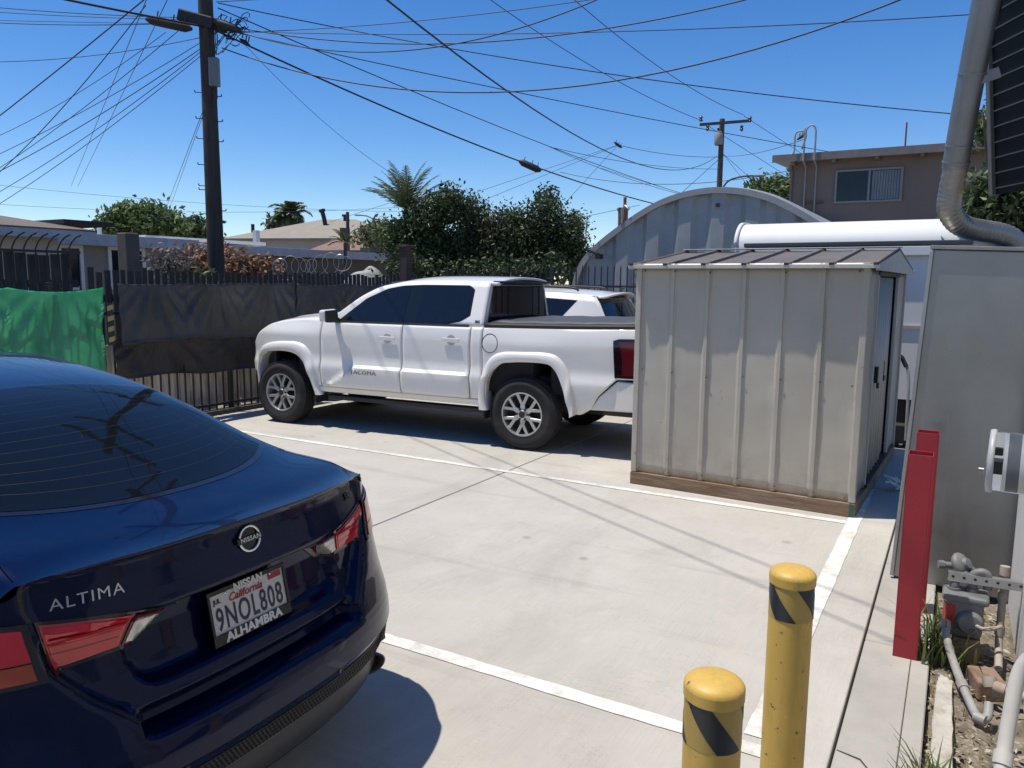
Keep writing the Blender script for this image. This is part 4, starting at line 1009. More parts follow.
for x in (.9, 1.75):
    m = MB(); m.lathe([(.19, -.08), (.32, -.09), (.34, -.05), (.34, .05), (.32, .09), (.19, .08)], 32, Matrix.Translation((x, .16, .34)) @ Matrix.Rotation(RAD(90), 4, 'X')); w_ = m.build('wheel', pmat('trailer_tyre', (.02, .02, .02), .85), tr, 40)
    m = MB(); m.lathe([(.0001, .085), (.1, .09), (.19, .075)], 24, Matrix.Translation((x, .16, .34)) @ Matrix.Rotation(RAD(90), 4, 'X'), cap=False); m.build('hub', WTR, w_, 40)
m = MB(); m.box((TL_ / 2, 1, .46), (TL_ - .3, 1.6, .1)); m.build('chassis', BLKM, tr)
m = MB(); m.box((TL_ - .30, -.015, 2.10), (.13, .03, .06)); m.build('marker_lamp', flat('amber_red_lens', (.4, .05, .03), .25), tr, bevel=.01)
# hand truck standing behind the shed corner
htp = px(900, 470, 8.3); ht = empty('hand_truck', 'dark hand truck with black grip standing between the shed and the cabinet', 'hand truck', (htp.x - .02, htp.y, 0), LOT)
m = MB(); m.tube(cr_spline([Vector(p) for p in ((.05, 0, .1), (.04, .02, .6), (.02, .05, .85), (-.05, .06, 1.0), (-.12, .04, 1.05))], 6), .016, 10); m.build('frame', PIPEG, ht, 50)
m = MB(); m.tube([(.0, .055, .9), (-.05, .06, 1.0), (-.12, .04, 1.05)], .024, 10); m.build('grip', BLKM, ht, 50)
m = MB(); m.box((-.0, .08, .16), (.16, .14, .22)); m.build('carried_bin', BLKM, ht, bevel=.02)
for s in (-1, 1):
    m = MB(); m.lathe([(.04, -.03), (.12, -.03), (.125, 0), (.12, .03), (.04, .03)], 20, Matrix.Translation((.05 * s, .14, .125)) @ Matrix.Rotation(RAD(90), 4, 'Y')); m.build('wheel', BLKM, ht, 40)
# bundle of white ends on the ground by the cabinet
bp = px(889, 492, 6.55); m = MB(); r_ = random.Random(2)
for i in range(7):
    a = Vector((r_.uniform(-.05, .05), r_.uniform(-.08, .08), .02 + i * .012)); m.tube([a, a + Vector((-.05, -.02 + r_.uniform(-.03, .03), .04)), a + Vector((-.10, r_.uniform(-.06, .03), .03 + r_.uniform(-.02, .04)))], .011, 8)
m.tube([(0, 0, .02), (.08, .03, .03), (.16, .05, .02)], .018, 8)
o = m.build('hose_bundle', flat('dull_white_hose', (.62, .62, .6), .6), None, 60); o.location = (bp.x + .05, bp.y, 0); tag(o, 'small bundle of white hose ends lying at the foot of the cabinet', 'hose')

# ------------------------------------------------------------------ utility poles
POLEW = pmat('creosote_pole', (.045, .038, .034), .85, var=.35, vs=3, bump=.5, bs=14, stretch=(4, 4, .4))
pb = px(211.5, 150, 15.3); pb.z = 0
pole = empty('utility_pole', 'tall dark wooden utility pole behind the tarp fence with grey box and steps', 'utility pole', pb)
def pz(y): return px(211, y, 15.3).z
m = MB(); m.tube([(0, 0, -.3), (0, 0, 5), (0, 0, 11.5)], [.175, .142, .12], 18); m.build('pole_shaft', POLEW, pole, 60)
m = MB(); m.box((0, -.16, 10.9), (2.5, .1, .12)); m.box((0, -.16, 9.9), (2.2, .1, .12)); m.build('cross_arm', POLEW, pole)
for x in (-1.1, -.6, .6, 1.1):
    m = MB(); m.lathe([(.02, 0), (.05, .03), (.035, .06), (.055, .1), (.03, .15), (.0001, .16)], 14, Matrix.Translation((x, -.16, 10.96)), cap=False); m.build('insulator', flat('insulator_grey', (.2, .2, .22), .3), pole, 60)
m = MB(); m.box((-.02, -.12, pz(23)), (.95, .10, .22), M=Matrix.Rotation(RAD(14), 4, 'Y')); m.build('cable_bracket', BLKM, pole, bevel=.03)
m = MB(); m.box((.19, -.2, pz(75)), (.18, .14, .52)); m.build('grey_box', pmat('pole_box_grey', (.15, .16, .175), .5), pole, bevel=.02)
m = MB(); m.tube([(.2, -.2, pz(90)), (.2, -.2, pz(100)), (.15, -.17, pz(108))], .035, 8); m.build('box_conduit', BLKM, pole, 50)
for i, y in enumerate((93, 97, 119, 122, 139, 142, 165, 186, 190, 211, 214)):
    s = -1 if y in (93, 119 + 20, 186) else (1 if i % 2 else -1)
    m = MB(); m.cyl((s * .13, -.03, pz(y)), (s * .25, -.05, pz(y)), .009, n=6); m.cyl((s * .25, -.05, pz(y)), (s * .255, -.05, pz(y) + .04), .010, n=6); m.build('step_peg', BLKM, pole, 50)
r_ = random.Random(4)
m = MB()
for i in range(9):
    z = pz(r_.uniform(22, 50)); c = Vector((r_.uniform(.25, .75), -.2 + r_.uniform(-.1, .1), z)); P = []
    for k in range(14): a = k / 13 * 6.28 * r_.uniform(.6, 1.1); P.append(c + Vector((.16 * math.cos(a) * r_.uniform(.7, 1.2), .08 * math.sin(a), .2 * math.sin(a + .5))))
    m.tube(P, .008, 5)
for i in range(4): x = .16 + .03 * i; m.tube([(x, -.17, pz(14 + 5 * i)), (x + .02, -.18, pz(40)), (x - .02, -.18, pz(58))], .009, 5)
m.build('cable_loops', BLKM, pole, 60)
p2 = px(720.5, 160, 40); p2.z = 0
pl2 = empty('utility_pole', 'distant utility pole with a crossarm and grey transformer above the arched hut', 'utility pole', p2)
z2 = lambda y: px(720, y, 40).z
POLEG = pmat('grey_brown_pole', (.09, .08, .075), .85, var=.2)
m = MB(); m.cyl((0, 0, 0), (0, 0, z2(119)), .17, .13, 12); m.build('pole_shaft', POLEG, pl2, 50)
m = MB(); m.bar((-1.15, -.15, z2(125.5)), (1.4, -.15, z2(121)), .11, .13); m.build('cross_arm', POLEG, pl2)
for x in (-1.1, -.75, .95, 1.35):
    m = MB(); s = 1 if abs(x) > .96 else -1; m.lathe([(.04, 0), (.1, .06 * s), (.05, .12 * s), (.1, .2 * s), (.03, .3 * s), (.0001, .31 * s)], 10, Matrix.Translation((x, -.15, z2(124) + .08 * s)), cap=False); m.build('insulator', flat('insulator_brown', (.09, .08, .08), .4), pl2, 60)
m = MB(); m.lathe([(.17, z2(146)), (.2, z2(145)), (.2, z2(134)), (.14, z2(132.5)), (.0001, z2(132.2))], 18, Matrix.Translation((-.2, -.22, 0)), cap=False); m.build('transformer', PIPEG, pl2, 40)
m = MB(); m.tube([(-.2, -.22, z2(133)), (-.25, -.22, z2(129))], .05, 8); m.build('bushing', BLKM, pl2, 50)
m = MB(); m.tube(cr_spline([Vector(p) for p in ((.1, -.1, z2(190)), (.35, -.3, z2(182)), (.9, -.5, z2(178)), (1.6, -.6, z2(177)))], 5), .045, 8); arm = m.build('lamp_arm', POLEG, pl2, 50)
m = MB(); m.box((1.8, -.62, z2(177)), (.55, .2, .14)); m.build('lamp_head', flat('lamp_head_pale', (.5, .5, .5), .5), pl2, bevel=.05)

# ------------------------------------------------------------------ overhead wires
WIRE = flat('black_wire', (.012, .012, .014), .55)
def project(P):
    z = P.z - CAM_H; d = P.y * math.cos(PITCH) - z * math.sin(PITCH); u = P.y * math.sin(PITCH) + z * math.cos(PITCH)
    x, y = P.x / d, u / d; c, s = math.cos(ROLL), math.sin(ROLL); x, y = x * c + y * s, -x * s + y * c
    return 512 + FPX * x, 384 - FPX * y
def wire(a, b, mid, r, label, name='overhead_wire', sag=None, n=28):
    """a, b = (px, py, depth) or points; mid = photo pixel the sagging wire passes"""
    A = px(*a) if isinstance(a, tuple) else Vector(a); B = px(*b) if isinstance(b, tuple) else Vector(b)
    s = sag or 0.0
    if mid:
        for _ in range(6):
            best = min((abs(project(A.lerp(B, t / 200) - Vector((0, 0, 4 * s * t / 200 * (1 - t / 200))))[0] - mid[0]), t / 200) for t in range(1, 200))
            t = best[1]; q = A.lerp(B, t); want = px(mid[0], mid[1], q.y).z
            s = (q.z - want) / (4 * t * (1 - t))
    P = [A.lerp(B, i / n) - Vector((0, 0, 4 * s * (i / n) * (1 - i / n))) - A for i in range(n + 1)]
    m = MB(); m.tube(P, r, 6); o = m.build(name, WIRE, None, 180); o.location = A; return tag(o, label, 'wire', 'overhead wires')
D = 15.2
W = [
 ((30, -8, 13), (206, 27, D), (150, 16.5), .03, 'thick black cable entering at the top left, ending in the long splice case'),
 ((215, 30, D), (700, 214, 30), (525, 163), .028, 'thickest black cable sloping down from the pole across the sky to the arched hut'),
 ((218, 8, D), (690, 196, 36), (550, 147), .017, 'long straight cable sloping from the pole top to the sky above the arched hut'),
 ((372, -12, 10), (717, 156, 40), (520, 100), .02, 'cable dropping steeply from the top edge to the far pole, crossing the sky centre'),
 ((220, 24, D), (790, -12, 12), (420, 44), .016, 'cable sagging from the pole and rising to the top edge right of centre'),
 ((222, 26, D), (640, -20, 12), (380, 52), .015, 'cable sagging from the pole and leaving by the top edge near the middle'),
 ((222, 48, D), (920, -8, 11), (390, 88), .018, 'lowest deep sagging cable from the pole that rises to the top edge far right'),
 ((218, 3, D), (990, 117, 14), (520, 60), .014, 'thin cable crossing the whole sky down to the duct on the right'),
 ((222, 31, D), (980, 14, 12), (600, 32), .011, 'nearly level thin wire along the top from the pole to the slatted panel'),
 ((222, 33, D), (640, -8, 14), (357, 26), .011, 'thin wire rising gently from the pole to the top edge'),
 ((225, 30, D), (960, 173, 24), (530, 95), .014, 'cable running from the pole to the roof of the brown building'),
 ((460, -22, 26), (703, 121, 40), (560, 47), .02, 'faint wire from the top edge to the left insulator of the far crossarm'),
 ((552, -20, 26), (744, 115, 40), (640, 53), .02, 'faint wire from the top edge to the right insulator of the far crossarm'),
 ((744, 116, 40), (830, 172, 52), None, .02, 'faint wire from the right insulator of the far crossarm down behind the brown building'),
 ((705, 124, 40), (790, 178, 52), None, .02, 'faint wire from the left insulator of the far crossarm downward right'),
 ((224, 22, D), (405, 181, 21), (300, 100), .007, 'very thin wire curving from the pole down to the palm fronds'),
 ((550, 147, 31), (719, 169, 40), (640, 164), .016, 'cable branching level from the long straight cable toward the far pole'),
 ((548, 146, 31), (684, 195, 34), (610, 172), .014, 'cable branching downward from the long straight cable to the hut rim'),
 ((618, 145, 35), (462, 197, 30), None, .012, 'upper thin stay wire from the cable knot down left to the trees'),
 ((616, 146, 35), (472, 205, 30), None, .012, 'lower thin stay wire slanting from the cable knot down left to the trees'),
 ((618, 145, 35), (566, 202, 30), None, .012, 'short steep wire from the cable knot down to the right end tree'),
 ((618, 145, 35), (720, 157, 40), (665, 154), .018, 'lower of the two cables joining the cable knot to the far pole'),
 ((560, 172, 30), (792, 170, 24), (700, 183), .016, 'black cable running below the far transformer to the corner of the brown building'),
 ((718, 160, 40), (676, 198, 34), None, .018, 'short cable slanting from the far pole down left to the hut rim'),
 ((722, 153, 40), (764, 190, 50), None, .018, 'steep wire from the far pole down right into the feathery tree'),
 ((723, 154, 40), (756, 196, 50), None, .016, 'steepest wire from the far pole down right, just left of the lamp head'),
 ((722, 156, 40), (805, 139, 22.5), (770, 150), .014, 'cable from the far pole to the service masts of the brown building'),
 ((600, 168, 34), (690, 136 + 60, 36), None, .012, 'thin wire crossing low above the left shoulder of the arched hut'),
 ((640, 205, 17), (540, 226, 19), None, .008, 'thin wire from the hut rim to the trees beside the brick chimney'),
 ((151, -6, 14), (-20, 131, 17), (70, 60), .017, 'thick cable slanting from the top edge left of the pole down to the left edge'),
 ((146, 5, D), (-16, 186, 18), (80, 88), .014, 'cable from the splice case slanting steeply to the left edge'),
 ((178, 31, D), (-16, 178, 19), (90, 103), .011, 'cable leaving the right end of the splice case toward the left edge'),
 ((203, 37, D), (-20, 62, 16), (80, 57), .010, 'nearly level thin wire from the pole to the left edge'),
 ((166, 32, D), (-20, 144, 18), (80, 92), .009, 'thin wire from the splice case slanting to the left edge amid the fan'),
 ((203, 41, D), (-20, 163, 18), (95, 105), .010, 'uppermost of the wires that fan from the pole shaft to the left edge'),
 ((203, 47, D), (-20, 181, 18), (95, 118), .012, 'second wire down in the fan from the pole shaft to the left edge'),
 ((203, 50, D), (-20, 203, 18), (95, 131), .010, 'third wire down in the fan from the pole shaft to the left edge'),
 ((203, 54, D), (-20, 216, 18), (95, 138), .010, 'lowest wire of the fan from the pole shaft to the left edge'),
 ((205, 18, D), (-20, 6, 17), (90, 14), .012, 'topmost of the level wires running left from the pole'),
 ((205, 20, D), (-20, 11, 17), (90, 17), .010, 'second of the level wires running left from the pole'),
 ((205, 22, D), (-20, 22, 17), (90, 25), .012, 'third of the level wires running left from the pole, just below the splice case'),
 ((204, 24, D), (-20, 20, 17), (70, 22), .008, 'thinnest of the level wires running left from the pole'),
 ((204, 108, D), (163, 216, 26), None, .010, 'left one of two wires dropping from the pole to the leafy tree'),
 ((204, 112, D), (167, 216, 26), None, .008, 'right one of two wires dropping from the pole to the leafy tree'),
 ((-20, 183, 60), (420, 212, 70), (200, 203), .02, 'faint distant wire low above the left roofs, sloping gently'),
 ((-20, 203, 60), (420, 206, 70), (200, 212), .02, 'faint distant wire low above the left roofs, nearly level'),
 ((430, 190, 30), (330, 222, 40), None, .012, 'faint wire dropping from the palm fronds to the tan roof'),
 ((216, 2, D), (480, -14, 12), None, .010, 'thin wire leaving the pole top and the picture just right of it'),
]
for a, b_, mid, r, lab in W: wire(a, b_, mid, r * .66, lab)
# pair of conductors that pass over the lot (their shadows cross the concrete)
for off, lab in ((0, 'left one of a pair of wires leaving by the top left corner over the lot'), (.36, 'right one of a pair of wires leaving by the top left corner over the lot')):
    S0, S1 = Vector((-.41 - 2.34 * 9.0, 7.49 + 3.8 * 9.0, 0)), Vector((1.93 + 2.34 * 1.8, 3.69 - 3.8 * 1.8, 0)); up_ = Vector((sd.x / sd.z * 6.6, sd.y / sd.z * 6.6, 6.6)); wire(S0 + up_ + Vector((off, 0, 0)), S1 + up_ + Vector((off, 0, 0)), None, .008, lab, sag=.05)
def splice(a, b, r, label, depth):
    A, B = px(a[0], a[1], depth), px(b[0], b[1], depth); M_ = (B - A).normalized(); t = empty('splice_case', label, 'splice case', A)
    m = MB(); m.tube([(0, 0, 0), M_ * .06, M_ * .12, (B - A) - M_ * .12, (B - A) - M_ * .06, B - A], [r * .35, r * .7, r, r, r * .7, r * .35], 14); m.build('case', BLKM, t, 40)
    m = MB(); 
    for f in (.25, .6, .85): m.tube([(B - A) * f + Vector((0, 0, r)), (B - A) * f + Vector((.02, 0, r + .1))], .012, 6)
    m.build('hangers', BLKM, t)
splice((146, 19), (192, 29), .085, 'long black cable splice case hanging left of the big pole', 15.1)
splice((214, 21), (241, 31), .075, 'black cable splice case on the right side of the big pole', 15.05)
splice((240, 39), (250, 46), .05, 'small black cable clamp just right of the big pole', 15.2)
splice((519, 161), (541, 171), .10, 'black cable splice case on the thick cable in mid sky', 23.5)
splice((614, 142), (622, 148), .06, 'small cable knot where thin wires meet above the trees', 35)
splice((797, 140), (806, 133), .05, 'small cable clamp at the service masts of the brown building', 22.5)
# ------------------------------------------------------------------ vehicles: shared bits
def carpaint(name, col, rough=.32, metal=0.0, coat=1.0, flake=.05, spec=.4, dust=.10):
    k = N(name); f = k.noise(900, 2, .5)
    d = k.ramp(k.noise(2.2, 6, .65), [(.5, 0.0), (.8, dust)])
    c = k.mix(k.ramp(f, [(.35, 0.0), (.65, 1.0)]), sc(col, 1 - flake), sc(col, 1 + flake)); c = k.mix(d, c, (.32, .30, .27))
    k.set('Base Color', c); k.set('Metallic', metal); k.set('Roughness', rough); k.set('Coat Weight', coat); k.set('Specular IOR Level', spec)
    k.b.inputs['Coat Roughness'].default_value = .025; return k.m
WPAINT = carpaint('white_car_paint', (.77, .745, .70), .4, 0, .8, .01, .4, .06)
TINT = pmat('tinted_glass', (.008, .011, .015), .03, var=.1, rvar=.01, spec=.6)
TYRE = pmat('tyre_rubber', (.018, .018, .019), .85, var=.2, bump=.2, bs=60, dirt=(.06, .055, .05), dirt_s=4, dirt_amt=.5)
ALLOY = pmat('alloy_rim', (.52, .52, .51), .35, metal=.75, var=.05)
DARKM = pmat('dark_rim_well', (.02, .02, .021), .6, var=.2)
BLKP = pmat('black_plastic_trim', (.02, .021, .022), .55, var=.15)
UNDER = pmat('underbody', (.012, .012, .012), .9)
CHROME = pmat('chrome', (.75, .75, .76), .12, metal=1.0, var=.03, rvar=.03)
def wheel(parent, x, y, z, R_, W_, rim, out, spokes=6, name='wheel'):
    """wheel at (x, y, z); out = +1/-1: the side its face looks to (local y)"""
    M = Matrix.Translation((x, y, z)) @ Matrix.Rotation(RAD(-90) * out, 4, 'X')     # local +Z -> out
    h = W_ / 2; m = MB()
    prof = [(rim, -h + .01), (rim + .02, -h), (R_ - .05, -h), (R_ - .012, -h + .03)]
    for i in range(7):
        zz = lerp(-h + .035, h - .035, i / 6); prof += [(R_, zz - .010), (R_, zz + .010), (R_ - .011, zz + .014)]
    prof += [(R_ - .012, h - .03), (R_ - .05, h - .002), (R_ - .075, h + .002), (R_ - .09, h - .003), (rim + .02, h - .004), (rim, h - .012)]
    m.lathe(prof, 56, M, cap=False); w_ = m.build('wheel', TYRE, parent, 30)
    m = MB(); m.lathe([(rim + .004, h - .012), (rim + .002, h - .004), (rim - .012, h - .006), (rim - .02, h - .03), (rim - .025, -h + .02)], 48, M, cap=False); r = m.build('rim', ALLOY, w_, 40)
    m = MB(); m.lathe([(rim - .02, h - .10), (.0001, h - .10)], 40, M, cap=False); m.build('brake_disc', DARKM, r, 40)
    m = MB(); s_ = 2 * math.pi / spokes
    def sp(a0, r0, w0, a1, r1, w1, z0_, z1):
        p0, p1 = Vector((math.cos(a0), math.sin(a0), 0)) * r0, Vector((math.cos(a1), math.sin(a1), 0)) * r1; d = (p1 - p0).normalized(); n_ = Vector((-d.y, d.x, 0))
        tp = [p0 - n_ * w0 + Vector((0, 0, z0_)), p0 + n_ * w0 + Vector((0, 0, z0_)), p1 + n_ * w1 + Vector((0, 0, z1)), p1 - n_ * w1 + Vector((0, 0, z1))]
        m.prism([M @ p for p in tp], (M.to_3x3() @ Vector((0, 0, -.035))))
    for k in range(spokes):
        a = k * s_ + s_ / 2
        sp(a, .045, .030, a, rim * .5, .024, h - .028, h - .022)
        for q in (-1, 1): sp(a + q * .05, rim * .44, .016, a + q * s_ * .26, rim - .012, .017, h - .022, h - .016)
    m.build('spokes', ALLOY, r, bevel=.003, seg=1)
    m = MB(); m.lathe([(.075, h - .045), (.07, h - .028), (.042, h - .022), (.038, h - .012), (.0001, h - .010)], 24, M, cap=False); hb = m.build('hub', ALLOY, r, 40)
    m = MB(); m.lathe([(.036, h - .011), (.034, h - .007), (.0001, h - .006)], 20, M, cap=False); m.build('hub_cap', DARKM, hb, 40)
    for k in range(spokes):
        a = k * s_; c = M @ Vector((.060 * math.cos(a), .060 * math.sin(a), 0)); q = M.to_3x3() @ Vector((0, 0, 1))
        m = MB(); m.cyl(c + q * (h - .035), c + q * (h - .012), .011, n=6); m.build('lug_nut', DARKM, hb)
    return w_
def quadpatch(F, A, B, nu, nv, off, mat, name, parent, skirt=.004, smooth=35):
    """patch on surface F(u, v) between polylines A (one edge) and B (other edge), lifted by off, with a skirt so that it has thickness"""
    def along(P, t):
        L = [0.0]
        for p, q in zip(P, P[1:]): L.append(L[-1] + math.hypot(q[0] - p[0], q[1] - p[1]))
        d = t * L[-1]
        for i in range(len(P) - 1):
            if d <= L[i+1] + 1e-9:
                f = (d - L[i]) / max(1e-9, L[i+1] - L[i]); return (lerp(P[i][0], P[i+1][0], f), lerp(P[i][1], P[i+1][1], f))
        return P[-1]
    def pt(u, v, o):
        e = .003; p = F(u, v); du = F(u + e, v) - F(u - e, v); dv = F(u, v + e) - F(u, v - e); n_ = du.cross(dv)
        if n_.length < 1e-12: n_ = Vector((0, 0, 1))
        n_.normalize(); return p + n_ * o
    m = MB(); rows = []
    for j in range(nv + 1):
        row = []
        for i in range(nu + 1):
            a, b = along(A, i / nu), along(B, i / nu); row.append((lerp(a[0], b[0], j / nv), lerp(a[1], b[1], j / nv)))
        rows.append(row)
    T = [[m.bm.verts.new(pt(u, v, off)) for u, v in row] for row in rows]
    for j in range(nv):
        for i in range(nu): m.bm.faces.new((T[j][i], T[j][i+1], T[j+1][i+1], T[j+1][i]))
    ring = [(0, i) for i in range(nu + 1)] + [(j, nu) for j in range(1, nv + 1)] + [(nv, i) for i in range(nu - 1, -1, -1)] + [(j, 0) for j in range(nv - 1, 0, -1)]
    low = [m.bm.verts.new(pt(*rows[j][i], off - math.copysign(skirt, off))) for j, i in ring]; K = len(ring)
    for k in range(K):
        a, b = ring[k], ring[(k+1) % K]
        m.bm.faces.new((T[a[0]][a[1]], low[k], low[(k+1) % K], T[b[0]][b[1]]))
    return m.build(name, mat, parent, smooth, recalc=True)
def ribbon(F, path, w_, off, mat, name, parent, n=60):
    """thin strip (shut line, moulding) laid along a path on surface F"""
    pts = [(p[0], p[1]) for p in path]; L = [0]
    for p, q in zip(pts, pts[1:]): L.append(L[-1] + math.hypot(q[0]-p[0], q[1]-p[1]))
    out = []
    for i in range(n + 1):
        d = L[-1] * i / n; k = 0
        while k < len(L) - 2 and d > L[k+1]: k += 1
        f = (d - L[k]) / max(1e-9, L[k+1] - L[k]); out.append((lerp(pts[k][0], pts[k+1][0], f), lerp(pts[k][1], pts[k+1][1], f)))
    A, B, A2, B2 = [], [], [], []
    for i, (u, v) in enumerate(out):
        e = .003; p = F(u, v); n_ = (F(u+e, v) - F(u-e, v)).cross(F(u, v+e) - F(u, v-e)); n_.normalize()
        u0, v0 = out[max(i-1, 0)]; u1, v1 = out[min(i+1, n)]; t = F(u1, v1) - F(u0, v0)
        if t.length < 1e-9: continue
        t.normalize(); s_ = t.cross(n_) * w_ / 2
        A.append(p + s_ + n_ * off); B.append(p - s_ + n_ * off); A2.append(p + s_ - n_ * math.copysign(.003, off)); B2.append(p - s_ - n_ * math.copysign(.003, off))
    m = MB(); m.grid([A2, A, B, B2]); return m.build(name, mat, parent, 30)
def text_mesh(txt, size, extrude=.002, sx=1.0, shear=0.0, offset=0.0, spacing=1.0, align='CENTER'):
    cu = bpy.data.curves.new('lettering', 'FONT'); cu.body = txt; cu.size = size; cu.extrude = extrude; cu.shear = shear; cu.offset = offset; cu.space_character = spacing
    cu.align_x = align; cu.align_y = 'CENTER'; cu.resolution_u = 4
    ob = bpy.data.objects.new('lettering', cu); COL.objects.link(ob)
    dg = bpy.context.evaluated_depsgraph_get(); me = bpy.data.meshes.new_from_object(ob.evaluated_get(dg))
    bpy.data.objects.remove(ob); bpy.data.curves.remove(cu)
    for v in me.vertices: v.co.x *= sx
    return me
def text_on(F, u0, v0, txt, size, mat, name, parent, du=1, off=.002, **k):
    me = text_mesh(txt, size, **k)
    for v in me.vertices:
        u, w_ = u0 + du * v.co.x, v0 + v.co.y; e = .003
        p = F(u, w_); n_ = (F(u+e, w_) - F(u-e, w_)).cross(F(u, w_+e) - F(u, w_-e)); n_.normalize(); v.co = p + n_ * (off + v.co.z * text_on.sign)
    return link(name, me, mat, parent)
text_on.sign = 1

# ------------------------------------------------------------------ white pickup
TH = RAD(153.8); hx_, hy_ = math.cos(TH), math.sin(TH)
TR0 = px(528, 451.5, 8.0) * 0 + Vector((.176, 8.0, 0)) - Vector((-hy_, hx_, 0)) * .96
truck = empty('pickup_truck', 'white crew cab pickup with black bed cover parked facing the tarp fence', 'pickup', TR0, TH)
SYT = [(.36, .88), (.44, .895), (.52, .915), (.62, .93), (.75, .94), (.80, .925), (.88, .912), (1.0, .915), (1.12, .915), (1.22, .905), (1.30, .885), (1.36, .86)]
def sy(x, z):
    y = sinterp(SYT, z)
    if x > 3.2: y -= .12 * ((x - 3.2) / .75) ** 2.4
    if x > 2.85: y -= .0
    if x < -.75: y -= .03 * ((-.75 - x) / .5) ** 2
    if x > 2.4 and z > 1.1: y -= .05 * smooth01((x - 2.4) / .9) * smooth01((z - 1.1) / .2)
    if .70 < x < 2.75: y += .034 * smooth01((.782 - z) / .03) * smooth01((z - .47) / .05) * smooth01((2.32 + (.762 - z) * 1.75 - x) / .06) * smooth01((x - .70) / .12)
    # bed haunch over the rear wheel
    y += .02 * math.exp(-((x - .05) / .5) ** 2) * math.exp(-((z - 1.1) / .12) ** 2)
    return y
def SL(x, z): return Vector((x, sy(x, z), z))       # left (near) side
def SRt(x, z): return Vector((x, -sy(x, z), z))
archR = [(.50, .40), (.53, .54), (.52, .71), (.46, .83), (.34, .92), (.09, .945), (-.16, .945), (-.26, .91), (-.34, .79), (-.40, .62), (-.45, .46), (-.46, .40)]
flareR = [(.61, .40), (.62, .51), (.59, .68), (.55, .86), (.47, .98), (.34, 1.04), (.09, 1.055), (-.22, 1.055), (-.36, .98), (-.45, .82), (-.51, .56), (-.52, .44)]
archF = [(2.86, .40), (2.90, .50), (2.97, .66), (3.07, .81), (3.20, .89), (3.42, .91), (3.68, .885), (3.79, .83), (3.83, .69), (3.80, .46), (3.79, .42)]
flareF = [(2.79, .40), (2.84, .52), (2.88, .72), (2.96, .92), (3.10, 1.02), (3.34, 1.035), (3.62, 1.005), (3.77, .95), (3.85, .85), (3.89, .65), (3.87, .48)]
def zlow(x):
    if -.455 < x < .525:
        P = [(-.455, .44), (-.40, .62), (-.34, .79), (-.26, .91), (-.16, .945), (.09, .945), (.34, .92), (.46, .83), (.52, .71), (.525, .55)]
        return interp(P, x)
    if 2.88 < x < 3.835:
        return interp([(2.88, .45), (2.90, .50), (2.97, .66), (3.07, .81), (3.20, .89), (3.42, .91), (3.68, .885), (3.79, .83), (3.835, .69)], x)
    if x <= -.455: return interp([(-1.25, .83), (-.95, .82), (-.76, .64), (-.68, .5), (-.57, .43), (-.455, .43)], x)
    if x >= 3.835: return .62
    return .51
def zup(x):
    if x < .60: return interp([(-1.22, 1.335), (-.4, 1.315), (.6, 1.30)], x)
    if x < 2.5: return 1.29
    return sinterp([(2.5, 1.295), (2.69, 1.335), (2.86, 1.325), (3.16, 1.305), (3.51, 1.262), (3.63, 1.235), (3.75, 1.18), (3.89, 1.09), (3.97, .99)], x)
def side_panel(name, x0, x1, mat, side=1, nz=22, lowf=zlow, upf=zup, parent=None, step=.035):
    xs = [x0 + (x1 - x0) * i / max(2, int((x1 - x0) / step)) for i in range(max(2, int((x1 - x0) / step)) + 1)]
    for b in (-.455, .525, 2.88, 3.835, -.68, -.95):
        for e in (-.001, .001):
            if x0 < b + e < x1: xs.append(b + e)
    xs.sort(); P = []
    for x in xs:
        a, b = lowf(x), upf(x); P.append([Vector((x, side * sy(x, lerp(a, b, j / nz)), lerp(a, b, j / nz))) for j in range(nz + 1)])
    m = MB(); m.grid(P); return m.build(name, mat, parent or truck, 28, thick=.005)
